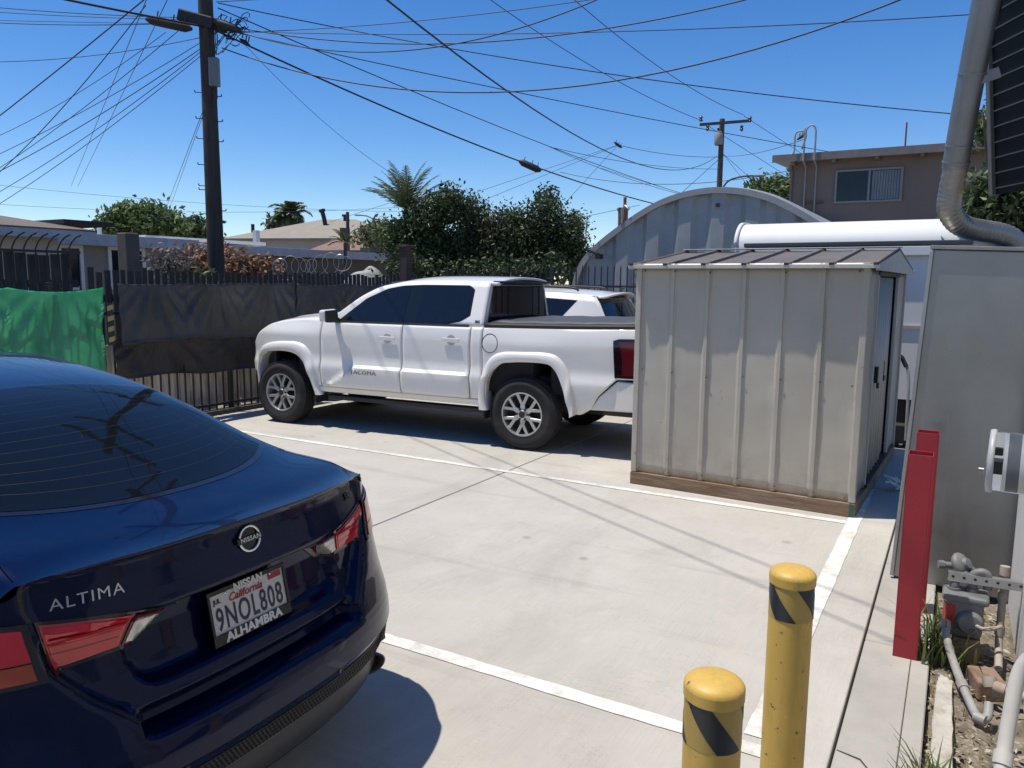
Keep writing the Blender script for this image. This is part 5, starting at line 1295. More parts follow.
for s in (1, -1):
    F = SL if s > 0 else SRt
    side_panel('bed_side', -1.22, .575, WPAINT, s)
    side_panel('cab_corner', .583, .725, WPAINT, s)
    d2 = side_panel('door', .733, 1.612, WPAINT, s); d1 = side_panel('door', 1.620, 2.79, WPAINT, s)
    side_panel('front_fender', 2.798, 3.97, WPAINT, s)
    side_panel('rocker', .53, 2.87, WPAINT, s, 4, lambda x: .44, lambda x: .505)
    for ar, fl in ((archR, flareR), (archF, flareF)):
        P = []; A = [Vector((a, b, 0)) for a, b in ar]; B = [Vector((a, b, 0)) for a, b in fl]; A = cr_spline(A, 6); B = cr_spline(B, 6)
        n_ = 60
        def al(Q, t): i = min(int(t * (len(Q) - 1)), len(Q) - 2); return Q[i].lerp(Q[i+1], t * (len(Q) - 1) - i)
        for i in range(n_ + 1):
            o_, i_ = al(B, i / n_), al(A, i / n_); row = []
            for f, y_ in ((0, sy(o_.x, o_.y) - .004), (.10, .030), (.30, .048), (.72, .052), (.94, .044), (1.0, .034), (1.0, -.02), (1.0, -.15)):
                q = o_.lerp(i_, f); yy = y_ if f == 0 else sy(q.x, min(max(q.y, .5), 1.1)) * .3 + .70 * sy(o_.x, min(max(o_.y, .6), 1.1)) + y_ 
                row.append((q.x, s * yy, q.y))
            P.append(row)
        m = MB(); m.grid(P); m.build('wheel_arch_flare', WPAINT, truck, 40)
    # doors: handles, mouldings
    for d, hx0, hz in ((d1, 1.80, 1.125), (d2, .95, 1.14)):
        m = MB(); y = sy(hx0, hz)
        m.prism([(hx0 - .09, s * (y + .012), hz - .027), (hx0 + .125, s * (y + .012), hz - .02), (hx0 + .125, s * (y + .012), hz + .024), (hx0 - .09, s * (y + .012), hz + .02)], (0, s * .012, 0)); hd = m.build('handle', WPAINT, d, bevel=.008)
        m = MB(); m.lathe([(.058, .0), (.056, .004), (.0001, .0055)], 24, Matrix.Translation((hx0 + .02, s * (y + .001), hz)) @ Matrix.Rotation(RAD(-90) * s, 4, 'X'), cap=False); m.build('handle_recess', pmat('handle_cup_shade', (.42, .42, .41), .5), d)  # grey colour stands in for the shade in the handle recess
    # greenhouse
    RZ = [(.45, 1.765), (.7, 1.775), (1.2, 1.78), (1.65, 1.77), (1.97, 1.725), (2.24, 1.615), (2.5, 1.44), (2.68, 1.31)]
    def gy_(x, z): return .885 - .175 * max(0, (z - 1.29) / .47) ** 1.12
    def G(x, z, s=s): return Vector((x, s * gy_(x, z), z))
    P = []
    for i in range(46):
        x = lerp(.585, 2.68, i / 45); zt = sinterp(RZ, x); P.append([G(x + (.0 if i else 0), lerp(1.288, zt, j / 8)) for j in range(9)])
    m = MB(); m.grid(P); gh = m.build('cab_side', WPAINT, truck, 40, thick=.004)
    sg = -s
    quadpatch(G, [(.765, 1.41), (.87, 1.345), (1.1, 1.296), (1.57, 1.298), (2.50, 1.296)], [(.765, 1.69), (.83, 1.738), (1.45, 1.738), (1.72, 1.725), (1.92, 1.69), (2.19, 1.575), (2.54, 1.31)], 40, 6, .004 * sg, flat('gloss_black_pillar', (.012, .014, .017), .08, spec=.5), 'window_surround', gh)
    quadpatch(G, [(.795, 1.42), (.88, 1.365), (1.1, 1.315), (1.46, 1.316)], [(.795, 1.675), (.84, 1.72), (1.40, 1.72)], 20, 5, .007 * sg, TINT, 'window', d2)
    quadpatch(G, [(1.625, 1.316), (2.43, 1.316)], [(1.60, 1.716), (1.72, 1.708), (1.91, 1.67), (2.17, 1.555), (2.45, 1.33)], 20, 5, .007 * sg, TINT, 'window', d1)
    ribbon(G, [(.76, 1.300), (2.54, 1.297)], .022, .008 * sg, BLKP, 'belt_moulding', gh)
    # mirror
    m = MB(); my = 1.06
    m.prism([(2.50, s * (my - .10), 1.29), (2.52, s * (my + .10), 1.30), (2.52, s * (my + .11), 1.44), (2.49, s * (my - .09), 1.45)], (.11, -s * .02, -.005)); mr = m.build('wing_mirror', WPAINT, truck, bevel=.03, seg=3)
    m = MB(); m.prism([(2.485, s * (my - .11), 1.285), (2.50, s * (my + .10), 1.295), (2.50, s * (my + .105), 1.43), (2.48, s * (my - .09), 1.44)], (.02, 0, 0)); m.bar((2.56, s * .86, 1.30), (2.56, s * (my - .06), 1.34), .07, .06); m.build('mirror_back', BLKP, mr, bevel=.01)
    # step rail, headlight, fuel door
    m = MB(); m.box((1.66, s * .80, .37), (2.2, .10, .06)); m.build('rock_rail', BLKP, truck, bevel=.015)
    quadpatch(F, [(3.60, 1.06), (3.91, .93)], [(3.62, 1.12), (3.74, 1.12), (3.89, 1.02)], 10, 4, .006 * -sg, flat('headlight_dark', (.03, .032, .036), .08, spec=.8), 'headlight', truck)
Frl = [(.485 + .095 * math.cos(a), 1.125 + .10 * math.sin(a)) for a in [i * 2 * math.pi / 30 for i in range(31)]]
ribbon(SL, Frl, .007, -.0045, BLKP, 'fuel_door_seam', truck, 60)
# roof, hood, windscreen, cab back
P = []
for i in range(40):
    x = lerp(.49, 2.02, i / 39); P.append([(x, t * gy_(x, sinterp(RZ, x)), sinterp(RZ, x) + .065 * (1 - abs(t) ** 2.6) * (1 - .6 * smooth01((x - 1.5) / .6))) for t in [k / 12 - 1 for k in range(25)]])
m = MB(); m.grid(P); m.build('roof', WPAINT, truck, 50, thick=.03, offset=-1)
P = []
for i in range(8):
    f = i / 7; x = lerp(1.98, 2.70, f); zc = lerp(1.755, 1.33, f); P.append([(x - .10 * t * t + .06, t * lerp(.70, .86, f), zc + .03 * (1 - t * t)) for t in [k / 8 - 1 for k in range(17)]])
m = MB(); m.grid(P); m.build('windscreen', TINT, truck, 60, thick=.008)
P = []
for i in range(26):
    x = lerp(2.60, 3.95, i / 25); z = zup(x); P.append([(x + .05 * (1 - t * t) * smooth01((x - 3.2) / .6), t * (sy(x, z) - .002), z + (.045 * (1 - t ** 4) + .02 * math.exp(-((abs(t) - .45) / .12) ** 2)) * (1 - .8 * smooth01((x - 3.5) / .4))) for t in [k / 14 - 1 for k in range(29)]])
m = MB(); m.grid(P); m.build('hood', WPAINT, truck, 50, thick=.015, offset=-1)
m = MB(); m.box((3.80, 0, .78), (.22, 1.44, .42)); m.build('grille', BLKP, truck, bevel=.03)
m = MB(); m.prism([(3.84, -.74, .5), (3.84, .74, .5), (3.96, .6, .5), (3.99, 0, .5), (3.96, -.6, .5)], (0, 0, .22)); m.build('front_bumper', WPAINT, truck, bevel=.03)
def RB(y, z): return Vector((.60 + .0 * z, y, z))
m = MB(); m.grid([[(.592, y * 1.0, 1.28) for y in (-.885, -.5, 0, .5, .885)], [(.592, y, 1.745) for y in (-.71, -.4, 0, .4, .71)]]); cbk = m.build('cab_back', WPAINT, truck, thick=.02)
m = MB(); m.grid([[(.575, y, 1.33) for y in (-.80, -.4, 0, .4, .80)], [(.575, y, 1.735) for y in (-.665, -.35, 0, .35, .665)]]); rw_ = m.build('rear_window', TINT, truck, thick=.006)
m = MB(); m.box((.571, 0, 1.54), (.004, .62, .39)); m.build('slider_frame', flat('gloss_black', (.01, .01, .012), .1), rw_)
m = MB(); m.box((.53, 0, 1.775), (.10, 1.36, .03)); m.build('roof_visor', BLKP, truck, bevel=.012)
m = MB(); m.lathe([(.05, 0), (.045, .02), (.0001, .028)], 20, Matrix.Translation((.66, 0, 1.80 + .02)), cap=False); m.build('roof_fin', BLKP, truck, 60)
# bed: rails, cover, tailgate, lamp, bumper
for s in (1, -1):
    m = MB(); P = []
    for i in range(20):
        x = lerp(-1.22, .57, i / 19); z = zup(x); y = sy(x, z); P.append([(x, s * (y + .004), z - .012), (x, s * (y + .006), z + .02), (x, s * (y - .02), z + .038), (x, s * (y - .10), z + .036)])
    m.grid(P); m.build('bed_rail_cap', BLKP, truck, 40, thick=.006)
P = []
for i in range(14):
    x = lerp(-1.2, .55, i / 13); z = zup(x) + .045; P.append([(x, t * .80, z + .028 * (1 - t ** 6) + .004 * math.sin(i * 2.2)) for t in [k / 8 - 1 for k in range(17)]])
m = MB(); m.grid(P); m.build('bed_cover', pmat('tonneau_vinyl', (.06, .065, .068), .6, var=.15, bump=.2), truck, 40, thick=.03, offset=-1)
m = MB(); m.box((-1.2, 0, 1.07), (.06, 1.50, .50)); m.build('tailgate', WPAINT, truck, bevel=.02, seg=3)
m = MB(); m.box((-1.235, 0, .99), (.012, 1.0, .14)); m.build('tailgate_panel', WPAINT, truck, bevel=.004)
LENS = pmat('dark_red_lens', (.11, .006, .012), .12, var=.15, spec=.6, rvar=.03); LENSD = pmat('smoked_lens', (.012, .005, .007), .1, spec=.6, rvar=.03)
for s in (1, -1):
    F = (lambda x, z, s=s: Vector((x, s * (sy(max(x, -1.16), z) - (.0 if x > -1.16 else (-(x + 1.16)) * 1.2)), z)))
    tl = quadpatch(F, [(-.925, .835), (-1.22, .835)], [(-.90, 1.205), (-.96, 1.225), (-1.22, 1.23)], 14, 8, .018 * -s, LENSD, 'tail_lamp', truck, .025)
    quadpatch(F, [(-1.00, .86), (-1.20, .86)], [(-1.0, 1.10), (-.955, 1.195), (-1.20, 1.21)], 12, 6, .024 * -s, LENS, 'red_lens', tl, .01)
    m = MB(); m.prism([(-.76, s * .60, .64), (-.68, s * .60, .52), (-.66, s * .60, .49), (-1.2, s * .60, .50), (-1.27, s * .6, .58), (-1.27, s * .6, .79), (-.95, s * .6, .805)], (0, s * .315, 0)); m.build('rear_bumper', WPAINT, truck, bevel=.03, seg=3)
m = MB(); m.box((-1.22, 0, .68), (.10, 1.2, .16)); m.box((-1.0, 0, .46), (.5, 1.5, .08)); m.build('bumper_step', BLKP, truck, bevel=.01)
m = MB(); m.cyl((-.6, .42, .44), (-1.12, .50, .42), .042, n=16); m.build('tailpipe', pmat('exhaust_steel', (.1, .095, .09), .5, metal=.6), truck, 40)
m = MB(); m.box((1.3, 0, .60), (4.6, 1.46, .36)); m.box((1.6, 0, .80), (3.2, 1.70, .40)); m.box((-.7, 0, .86), (1.0, 1.66, .5)); m.build('underbody', UNDER, truck)
m = MB(); m.cyl((.08, -.8, .385), (.08, .8, .385), .06); m.box((.08, 0, .40), (.25, .3, .28)); m.cyl((3.42, -.8, .385), (3.42, .8, .385), .05); m.build('axle', UNDER, truck)
for s in (1, -1):
    for xx in (.085, 3.42): wheel(truck, xx, s * .835, .387, .387, .24, .235, s)
    for xx in (.56, 2.9):
        m = MB(); m.box((xx, s * .80, .42), (.02, .24, .26)); m.build('mud_flap', BLKP, truck, bevel=.004)
SIL = pmat('badge_grey', (.30, .30, .31), .35, metal=.5)
text_on.sign = 1
def SLt(u, v): return SL(-u, v)
def badge(Fn, x, z, t, size, mat, name, par, **k):
    return text_on(lambda u, w_: Fn(-u, w_), -x, z, t, size, mat, name, par, du=1, off=k.pop('off', .014), **k)
badge(SL, 2.13, .712, 'TACOMA', .072, SIL, 'lettering', d1, off=.012, extrude=.004, spacing=1.1, sx=1.15)
badge(lambda x, z: Vector((x, gy_(x, z), z)), .665, 1.345, 'SR5', .038, BLKP, 'lettering', truck, off=.006, extrude=.002, offset=.001)
text_on.sign = 1

# ------------------------------------------------------------------ white SUV behind the pickup
SV0 = TR0 + Vector((hx_, hy_, 0)) * -.02 + Vector((-hy_, hx_, 0)) * -2.55
suv = empty('suv', 'white sport utility car parked beyond the pickup, only its rear roof and glass showing', 'suv', SV0, TH)
def sgy(z): return .90 - .20 * ((z - 1.08) / .55) ** 1.1 if z > 1.08 else .90
LB = [(.40, .84), (.55, .90), (.75, .915), (.95, .91), (1.08, .90)]
P = []
for i in range(61):
    x = lerp(-.02, 4.45, i / 60); row = []
    ty = .30 * (max(0, .5 - x) / .52) ** 2.3 + .28 * (max(0, x - 3.8) / .65) ** 2.2
    zb = interp([(0, .45), (.4, .3), (4, .25), (4.45, .4)], x); zt = sinterp([(-.02, 1.06), (.1, 1.10), (3.1, 1.08), (3.9, 1.0), (4.3, .86), (4.45, .7)], x)
    for k in range(13): z = lerp(zb, zt, k / 12); row.append((x, (sinterp(LB, min(z, 1.08)) - ty), z))
    row += [(x, (sinterp(LB, min(zt, 1.08)) - ty) * f, zt + .02 * (1 - f * f)) for f in (.85, .5, 0)]
    P.append(row + [(a, -b, c) for a, b, c in row[::-1][1:]])
m = MB(); m.grid(P); m.face(P[0]); m.face(P[-1]); m.build('body', WPAINT, suv, 40)
SR_ = [(.05, 1.10), (.14, 1.28), (.22, 1.43), (.30, 1.58), (.42, 1.60), (.9, 1.63), (1.6, 1.65), (2.2, 1.63), (2.6, 1.53), (3.1, 1.24), (3.3, 1.09)]
def SG(s):
    return lambda x, z: Vector((x, s * (sgy(z) - .12 * max(0, (.6 - x) / .6) ** 2), z))
for s in (1, -1):
    G2 = SG(s); P = []
    for i in range(50):
        x = lerp(.06, 3.28, i / 49); zt = interp(SR_, x); P.append([G2(x, lerp(1.06, zt, j / 6)) for j in range(7)])
    m = MB(); m.grid(P); gs = m.build('cabin_side', WPAINT, suv, 40, thick=.004)
    quadpatch(G2, [(.90, 1.16), (1.30, 1.13)], [(.58, 1.535), (1.30, 1.575)], 14, 5, .005 * -s, TINT, 'quarter_window', suv)
    quadpatch(G2, [(1.36, 1.13), (2.1, 1.12)], [(1.36, 1.575), (2.1, 1.585)], 14, 5, .005 * -s, TINT, 'window', suv)
    quadpatch(G2, [(2.17, 1.12), (3.05, 1.12)], [(2.17, 1.585), (2.5, 1.53), (3.05, 1.2)], 14, 5, .005 * -s, TINT, 'window', suv)
    m = MB(); m.tube(cr_spline([Vector(p) for p in ((.62, s * .60, 1.665), (.72, s * .60, 1.705), (1.2, s * .60, 1.72), (1.9, s * .60, 1.72), (2.05, s * .60, 1.68))], 5), .017, 8); m.build('roof_rail', BLKP, suv, 60)
    for xx in (.9, 3.5): wheel(suv, xx, s * .80, .34, .34, .22, .215, s, 5)
P = []
for i in range(30):
    x = lerp(.10, 2.4, i / 29); z = interp(SR_, max(x, .34)); w_ = SG(1)(max(x, .3), z).y + .004; P.append([(x + .10 * (t * t) * (1 if x < .3 else 0), t * w_, z + .06 * (1 - t * t)) for t in [k / 8 - 1 for k in range(17)]])
m = MB(); m.grid(P); m.build('roof', WPAINT, suv, 50, thick=.025, offset=-1)
def RWn(y, z): f = (z - 1.06) / .5; return Vector((.02 + .25 * f + .10 * (y / .75) ** 2, y * 1.0, z))
P = [[RWn(t * (SG(1)(.2, z).y + .01), z) for t in [k / 6 - 1 for k in range(13)]] for z in (1.05, 1.1, 1.25, 1.4, 1.56)]
m = MB(); m.grid(P); m.build('tailgate', WPAINT, suv, 50, thick=.004)
quadpatch(RWn, [(-.80, 1.10), (.80, 1.10)], [(-.66, 1.555), (.66, 1.555)], 16, 5, -.006, TINT, 'rear_window', suv)
P = [[(2.42 + f * .82 + .08 * (1 - t * t), t * lerp(.66, .84, f), lerp(1.60, 1.09, f) + .03 * (1 - t * t)) for t in [k / 6 - 1 for k in range(13)]] for f in (0, .5, 1)]
m = MB(); m.grid(P); m.build('windscreen', TINT, suv, 50, thick=.008)
m = MB(); m.tube([(.30, -.3, 1.66), (.28, -.3, 1.70), (.22, -.3, 1.715)], [.025, .02, .006], 8); m.build('roof_fin', BLKP, suv, 60)
for s in (1, -1):
    m = MB(); m.box((.04, s * .62, .92), (.16, .34, .14)); m.build('tail_lamp', LENS, suv, bevel=.03)
# ------------------------------------------------------------------ dark blue sedan
BPAINT = carpaint('deep_blue_car_paint', (.0014, .0058, .034), .30, .35, .65, .25, .06, .035)
SA = RAD(151.5); sh = Vector((math.cos(SA), math.sin(SA), 0)); slv = Vector((-sh.y, sh.x, 0))
SE0 = Vector((-.708, 2.268, 0))
sedan = empty('sedan', 'dark blue sedan in the left foreground, its tail and licence plate toward us', 'sedan', SE0, SA)
LCAR = 4.85; WH = .925
XB = [(.22, .075), (.25, .062), (.28, .055), (.345, .046), (.352, .034), (.405, .03), (.412, .022), (.435, .016), (.452, -.004), (.50, 0), (.535, .006), (.552, .014), (.564, .04), (.574, .10), (.598, .118), (.606, .092), (.616, .082), (.632, .080), (.66, .098), (.72, .122), (.80, .134), (.862, .124), (.880, .108), (.892, .108), (.93, .122), (.985, .136), (1.02, .136), (1.030, .118), (1.036, .104), (1.050, .100)]
def bend(y):
    a = min(abs(y) / WH, 1.0); return .55 * (1 - math.sqrt(max(0, 1 - a * a))) ** 1.35
def Wz(z): return interp([(.2, .88), (.34, .915), (.46, .925), (.75, .92), (.90, .905), (1.0, .885), (1.06, .87)], z)
def ztop(y):
    return sinterp([(0, 1.055), (.40, 1.052), (.58, 1.043), (.648, 1.030), (.682, 1.0), (.73, .982), (.81, .966), (.87, .955), (.93, .95)], abs(y))
def lidw(z): return interp([(.60, .43), (.64, .47), (.70, .535), (.80, .612), (.93, .648), (.955, .66), (1.0, .668), (1.06, .66)], z)     # half width of the boot lid
def Xf(y, z):
    x = interp(XB, z); a = abs(y)
    # outside the lid the bumper/quarter is a plain bulge
    plain = interp([(.22, .06), (.25, .035), (.28, .02), (.345, .012), (.405, .012), (.435, .016), (.452, -.004), (.50, 0), (.556, .012), (.65, .045), (.80, .085), (.93, .105), (1.05, .11)], z)
    k = smooth01((a - lidw(z) + .03) / .05) if z > .54 else 0
    if z <= .54: k = smooth01((a - .66) / .08) if z > .345 else 0
    x = lerp(x, plain, k)
    wr = interp([(.64, .35), (.70, .41), (.78, .44), (.86, .34), (.9, .3)], z)                                              # number plate recess
    x += .045 * smooth01((wr - a) / .035) * smooth01((.872 - z) / .014) * smooth01((z - .655) / .03)
    return x + bend(y)
def FZ(y, z): return Vector((Xf(y, z), y * Wz(z) / WH, z))
def zrow(y, zz):
    zt = ztop(y); return zz if zz < .86 else .86 + (zz - .86) * (zt - .86) / (1.055 - .86)
NQ = 150
qs = [math.sin((i / NQ * 2 - 1) * math.pi / 2) * WH for i in range(NQ + 1)]
zs = sorted(set([.22 + .012 * i for i in range(70)] + [z for z, _ in XB] + [.868, .874, .655, .668]))
zs = [z for z in zs if z <= 1.05] + [1.055]
V = {}
mbody, mlid, mbump = MB(), MB(), MB()
grids = {0: {}, 1: {}, 2: {}}
def cls(y, z):
    if z < .578: return 2
    if abs(y) < lidw(z) and z > .598: return 1
    if z < .62 and abs(y) < .40: return 2
    return 0
for j in range(len(zs) - 1):
    for i in range(NQ):
        y = (qs[i] + qs[i+1]) / 2; z = zrow(y, (zs[j] + zs[j+1]) / 2); c = cls(y, z); mb = (mbody, mlid, mbump)[c]; g_ = grids[c]
        q = []
        for a, b in ((i, j), (i+1, j), (i+1, j+1), (i, j+1)):
            if (a, b) not in g_: yy = qs[a]; g_[(a, b)] = mb.bm.verts.new(FZ(yy, zrow(yy, zs[b])))
            q.append(g_[(a, b)])
        mb.bm.faces.new(q)
# upper skin: height field over (s, y)
ZC = [(.0, 1.055), (.10, 1.062), (.22, 1.078), (.33, 1.096), (.42, 1.116), (.55, 1.152), (.8, 1.222), (1.0, 1.276), (1.25, 1.330), (1.5, 1.370), (1.8, 1.402), (2.2, 1.424), (2.6, 1.420), (2.85, 1.395), (3.1, 1.32), (3.4, 1.17), (3.65, 1.045), (3.8, .99), (4.2, .93), (4.6, .84), (4.85, .72)]
YG = [(0, .652), (.2, .635), (.45, .595), (.7, .585), (1.3, .575), (1.8, .58), (2.5, .59), (2.9, .575), (3.3, .64), (3.7, .70), (4.0, .66), (4.85, .55)]
ZS = [(0, .955), (.5, .962), (1.0, .965), (1.6, .962), (2.5, .945), (3.5, .93), (3.9, .90), (4.4, .82), (4.85, .66)]
def WS(x):
    w_ = .885
    if x > 4.0: w_ -= .30 * ((x - 4.0) / .85) ** 2.4
    return w_
def topz(s, y):
    """height over centreline station s"""
    a = abs(y); zc = sinterp(ZC, s); yg = sinterp(YG, s); zs_ = sinterp(ZS, s); w_ = WS(s)
    crown = .022 * smooth01((s - .15) / .5) + .006
    if a <= yg: z = zc - crown * (a / yg) ** 2.2
    else:
        ze = zc - crown; t = min(1, (a - yg) / (w_ - yg)); dz = ze - zs_
        steep = smooth01((dz - .10) / .2)
        gflat = t ** .8 if False else smooth01(t) * .5 + t * .5
        gst = .10 * smooth01(t / .12) + .78 * smooth01((t - .02) / .86) * .55 + .351 * t + .12 * t ** 5
        gst = gst / (.10 + .78 * .55 + .351 + .12)
        z = ze - dz * lerp(gflat, gst, steep)
    k = smooth01(1 - s / .16)
    if k > 0: z = lerp(z, ztop(y), k)
    return z
def TP(s, y):
    e = bend(y) + .10 + (.0 if abs(y) < .65 else .008 * smooth01((abs(y) - .65) / .04))
    x = e + s * (LCAR - e) / LCAR
    wy = y * lerp(Wz(.955) / WH, WS(s) / WH, smooth01(s / .5))
    return Vector((x, wy, topz(s, wy)))
ss = [0, .006, .015, .03, .05, .075] + [.10 + .03 * i for i in range(50)] + [1.6 + .08 * i for i in range(40)]; ss = [s for s in ss if s < 4.8] + [4.8]
g0, g1 = {}, {}
for j in range(len(ss) - 1):
    for i in range(NQ):
        y = (qs[i] + qs[i+1]) / 2; s = (ss[j] + ss[j+1]) / 2
        lid = s < .40 + .0 and abs(y) < lerp(.66, .60, s / .4); mb, g_ = (mlid, g1) if lid else (mbody, g0); q = []
        for a, b in ((i, j), (i+1, j), (i+1, j+1), (i, j+1)):
            if (a, b) not in g_: g_[(a, b)] = mb.bm.verts.new(TP(ss[b], qs[a]))
            q.append(g_[(a, b)])
        mb.bm.faces.new(q)
# sides with wheel openings
def side_zt(x): 
    return TPedge(x)
def TPedge(x):
    e = .65; s = (x - e) * LCAR / (LCAR - e) if x > e else 0
    return topz(max(s, 0), WS(max(s, 0))) if s > 0 else .95
WHX = (1.05, 3.87); WR_ = .365
for sgn in (1, -1):
    xs = [lerp(0, 1, i / 150) for i in range(151)]; nz = 40; cache = {}
    for i in range(150):
        for j in range(nz):
            q = []; cen = Vector((0, 0, 0))
            for a, b in ((i, j), (i+1, j), (i+1, j+1), (i, j+1)):
                if (a, b) not in cache:
                    t = xs[a]; f = b / nz; zt = .95 if t == 0 else TPedge(lerp(.66, 4.80, t)); zb = lerp(.22, .20, t); z = zb + (zt - zb) * f
                    x0_ = Xf(WH, z) ; x = lerp(x0_, 4.80, t) if f < 1 else lerp(Xf(WH, .95), 4.8, t)
                    fr = max(0, (x - 4.0) / .85); w_ = min(Wz(z), .925) - .30 * fr ** 2.4 + .012 * math.exp(-((z - .80) / .05) ** 2) * smooth01(t * 6) * (1 - smooth01((t - .75) * 6)) - .02 * math.exp(-((z - .5) / .12) ** 2) * smooth01((t - .2) * 8) * (1 - smooth01((t - .7) * 10))
                    if f == 1: w_ = lerp(Wz(.955), WS(x), smooth01(t * 8))
                    cache[(a, b)] = (Vector((x, sgn * w_, z)), None)
                cen += cache[(a, b)][0]
            cen /= 4
            if any(math.hypot(cen.x - wx, cen.z - .335) < WR_ for wx in WHX): continue
            vs = []
            for k in ((i, j), (i+1, j), (i+1, j+1), (i, j+1)):
                p, v = cache[k]
                if v is None: v = mbody.bm.verts.new(p); cache[k] = (p, v)
                vs.append(v)
            mbody.bm.faces.new(vs)
# nose
P = []
for j in range(12):
    f = j / 11; z = lerp(.22, .70, f); P.append([(4.80 + .05 * (1 - abs(t) ** 3) + .06 * math.sin(math.pi * f) * (1 - abs(t) ** 4), t * (.925 - .30 * (.8 / .85) ** 2.4), z) for t in [k / 10 - 1 for k in range(21)]])
mbody.grid(P)
body = mbody.build('body', BPAINT, sedan, 42, merge=.0008)
bump_c = BPAINT.node_tree.nodes.get('Principled BSDF'); bump_c.inputs['Coat IOR'].default_value = 1.38
lid = mlid.build('boot_lid', BPAINT, sedan, 42, merge=.0008)
bump = mbump.build('rear_bumper', BPAINT, sedan, 42, merge=.0008)
SEAM = pmat('seam_dark', (.004, .004, .005), 1.0, spec=0.0, rvar=0)
# glass and roof details (patches laid on the upper skin)
SGL = pmat('sedan_rear_glass', (.005, .0065, .009), .03, var=.05, rvar=.01, spec=.14)
def curve(f, a, b, n=16): return [(f(lerp(a, b, i / n)), lerp(a, b, i / n)) for i in range(n + 1)]
botc = lambda y: .345 + .10 * (abs(y) / .47) ** 2.4
topc = lambda y: 1.36 - .10 * (abs(y) / .47) ** 2.2
gl_b = quadpatch(TP, curve(lambda y: botc(y) - .03, -.592, .592), curve(lambda y: topc(y) + .03, -.572, .572), 40, 30, .0015, flat('black_glass_border', (.01, .01, .012), .08, spec=.6), 'glass_border', sedan, .003, 60)
gl_r = quadpatch(TP, curve(botc, -.565, .565), curve(topc, -.545, .545), 40, 30, .003, SGL, 'rear_window', sedan, .002, 60)
DEF = pmat('defroster_line', (.011, .010, .010), .5)
for k in range(11):
    s_ = .46 + k * .078
    ribbon(TP, [(s_ + .10 * (abs(y / .47) ** 2.4) * (1 - k / 10), y) for y in [(-.50 + i * .1) for i in range(11)]], .0016, .0032, DEF, 'defroster_line', gl_r, 40)
for s in (1, -1):
    A = [(.95, s * .65), (1.5, s * .65), (2.2, s * .655), (2.9, s * .665), (3.35, s * .70)]; B = [(1.15, s * .80), (1.6, s * .835), (2.3, s * .845), (2.9, s * .845), (3.45, s * .83)]
    m_off = .003
    quadpatch(TP, A, B, 40, 6, m_off if s > 0 else m_off, TINT, 'side_window', sedan, .002, 60)
    ribbon(TP, [(.42, s * .605), (.30, s * .625), (.15, s * .65), (.03, s * .665)], .0035, .0005, SEAM, 'lid_seam', body)
    ribbon(TP, [(.40, s * .63), (.8, s * .615), (1.4, s * .605), (1.9, s * .61), (2.6, s * .62)], .010, .0012, BLKP, 'roof_moulding', body)
quadpatch(TP, curve(lambda y: 3.02 + .10 * (y / .5) ** 2 * -1, -.52, .52), curve(lambda y: 3.66 - .18 * (y / .6) ** 2, -.62, .62), 24, 12, .003, TINT, 'windscreen', sedan, .002, 60)
# boot lid outline (dark shut lines on the tail)
def flip(y, z): return FZ(-y, z)                      # so that normals point to the rear
for s in (1, -1):
    ribbon(flip, [(s * .662, 1.032), (s * .669, 1.0), (s * .66, .955), (s * .647, .93)], .011, .0015, BLKP, 'lid_seam', body)
    ribbon(flip, [(s * .614, .80), (s * .535, .70), (s * .472, .64), (s * .44, .606)], .014, .0015, BLKP, 'lid_seam', body)
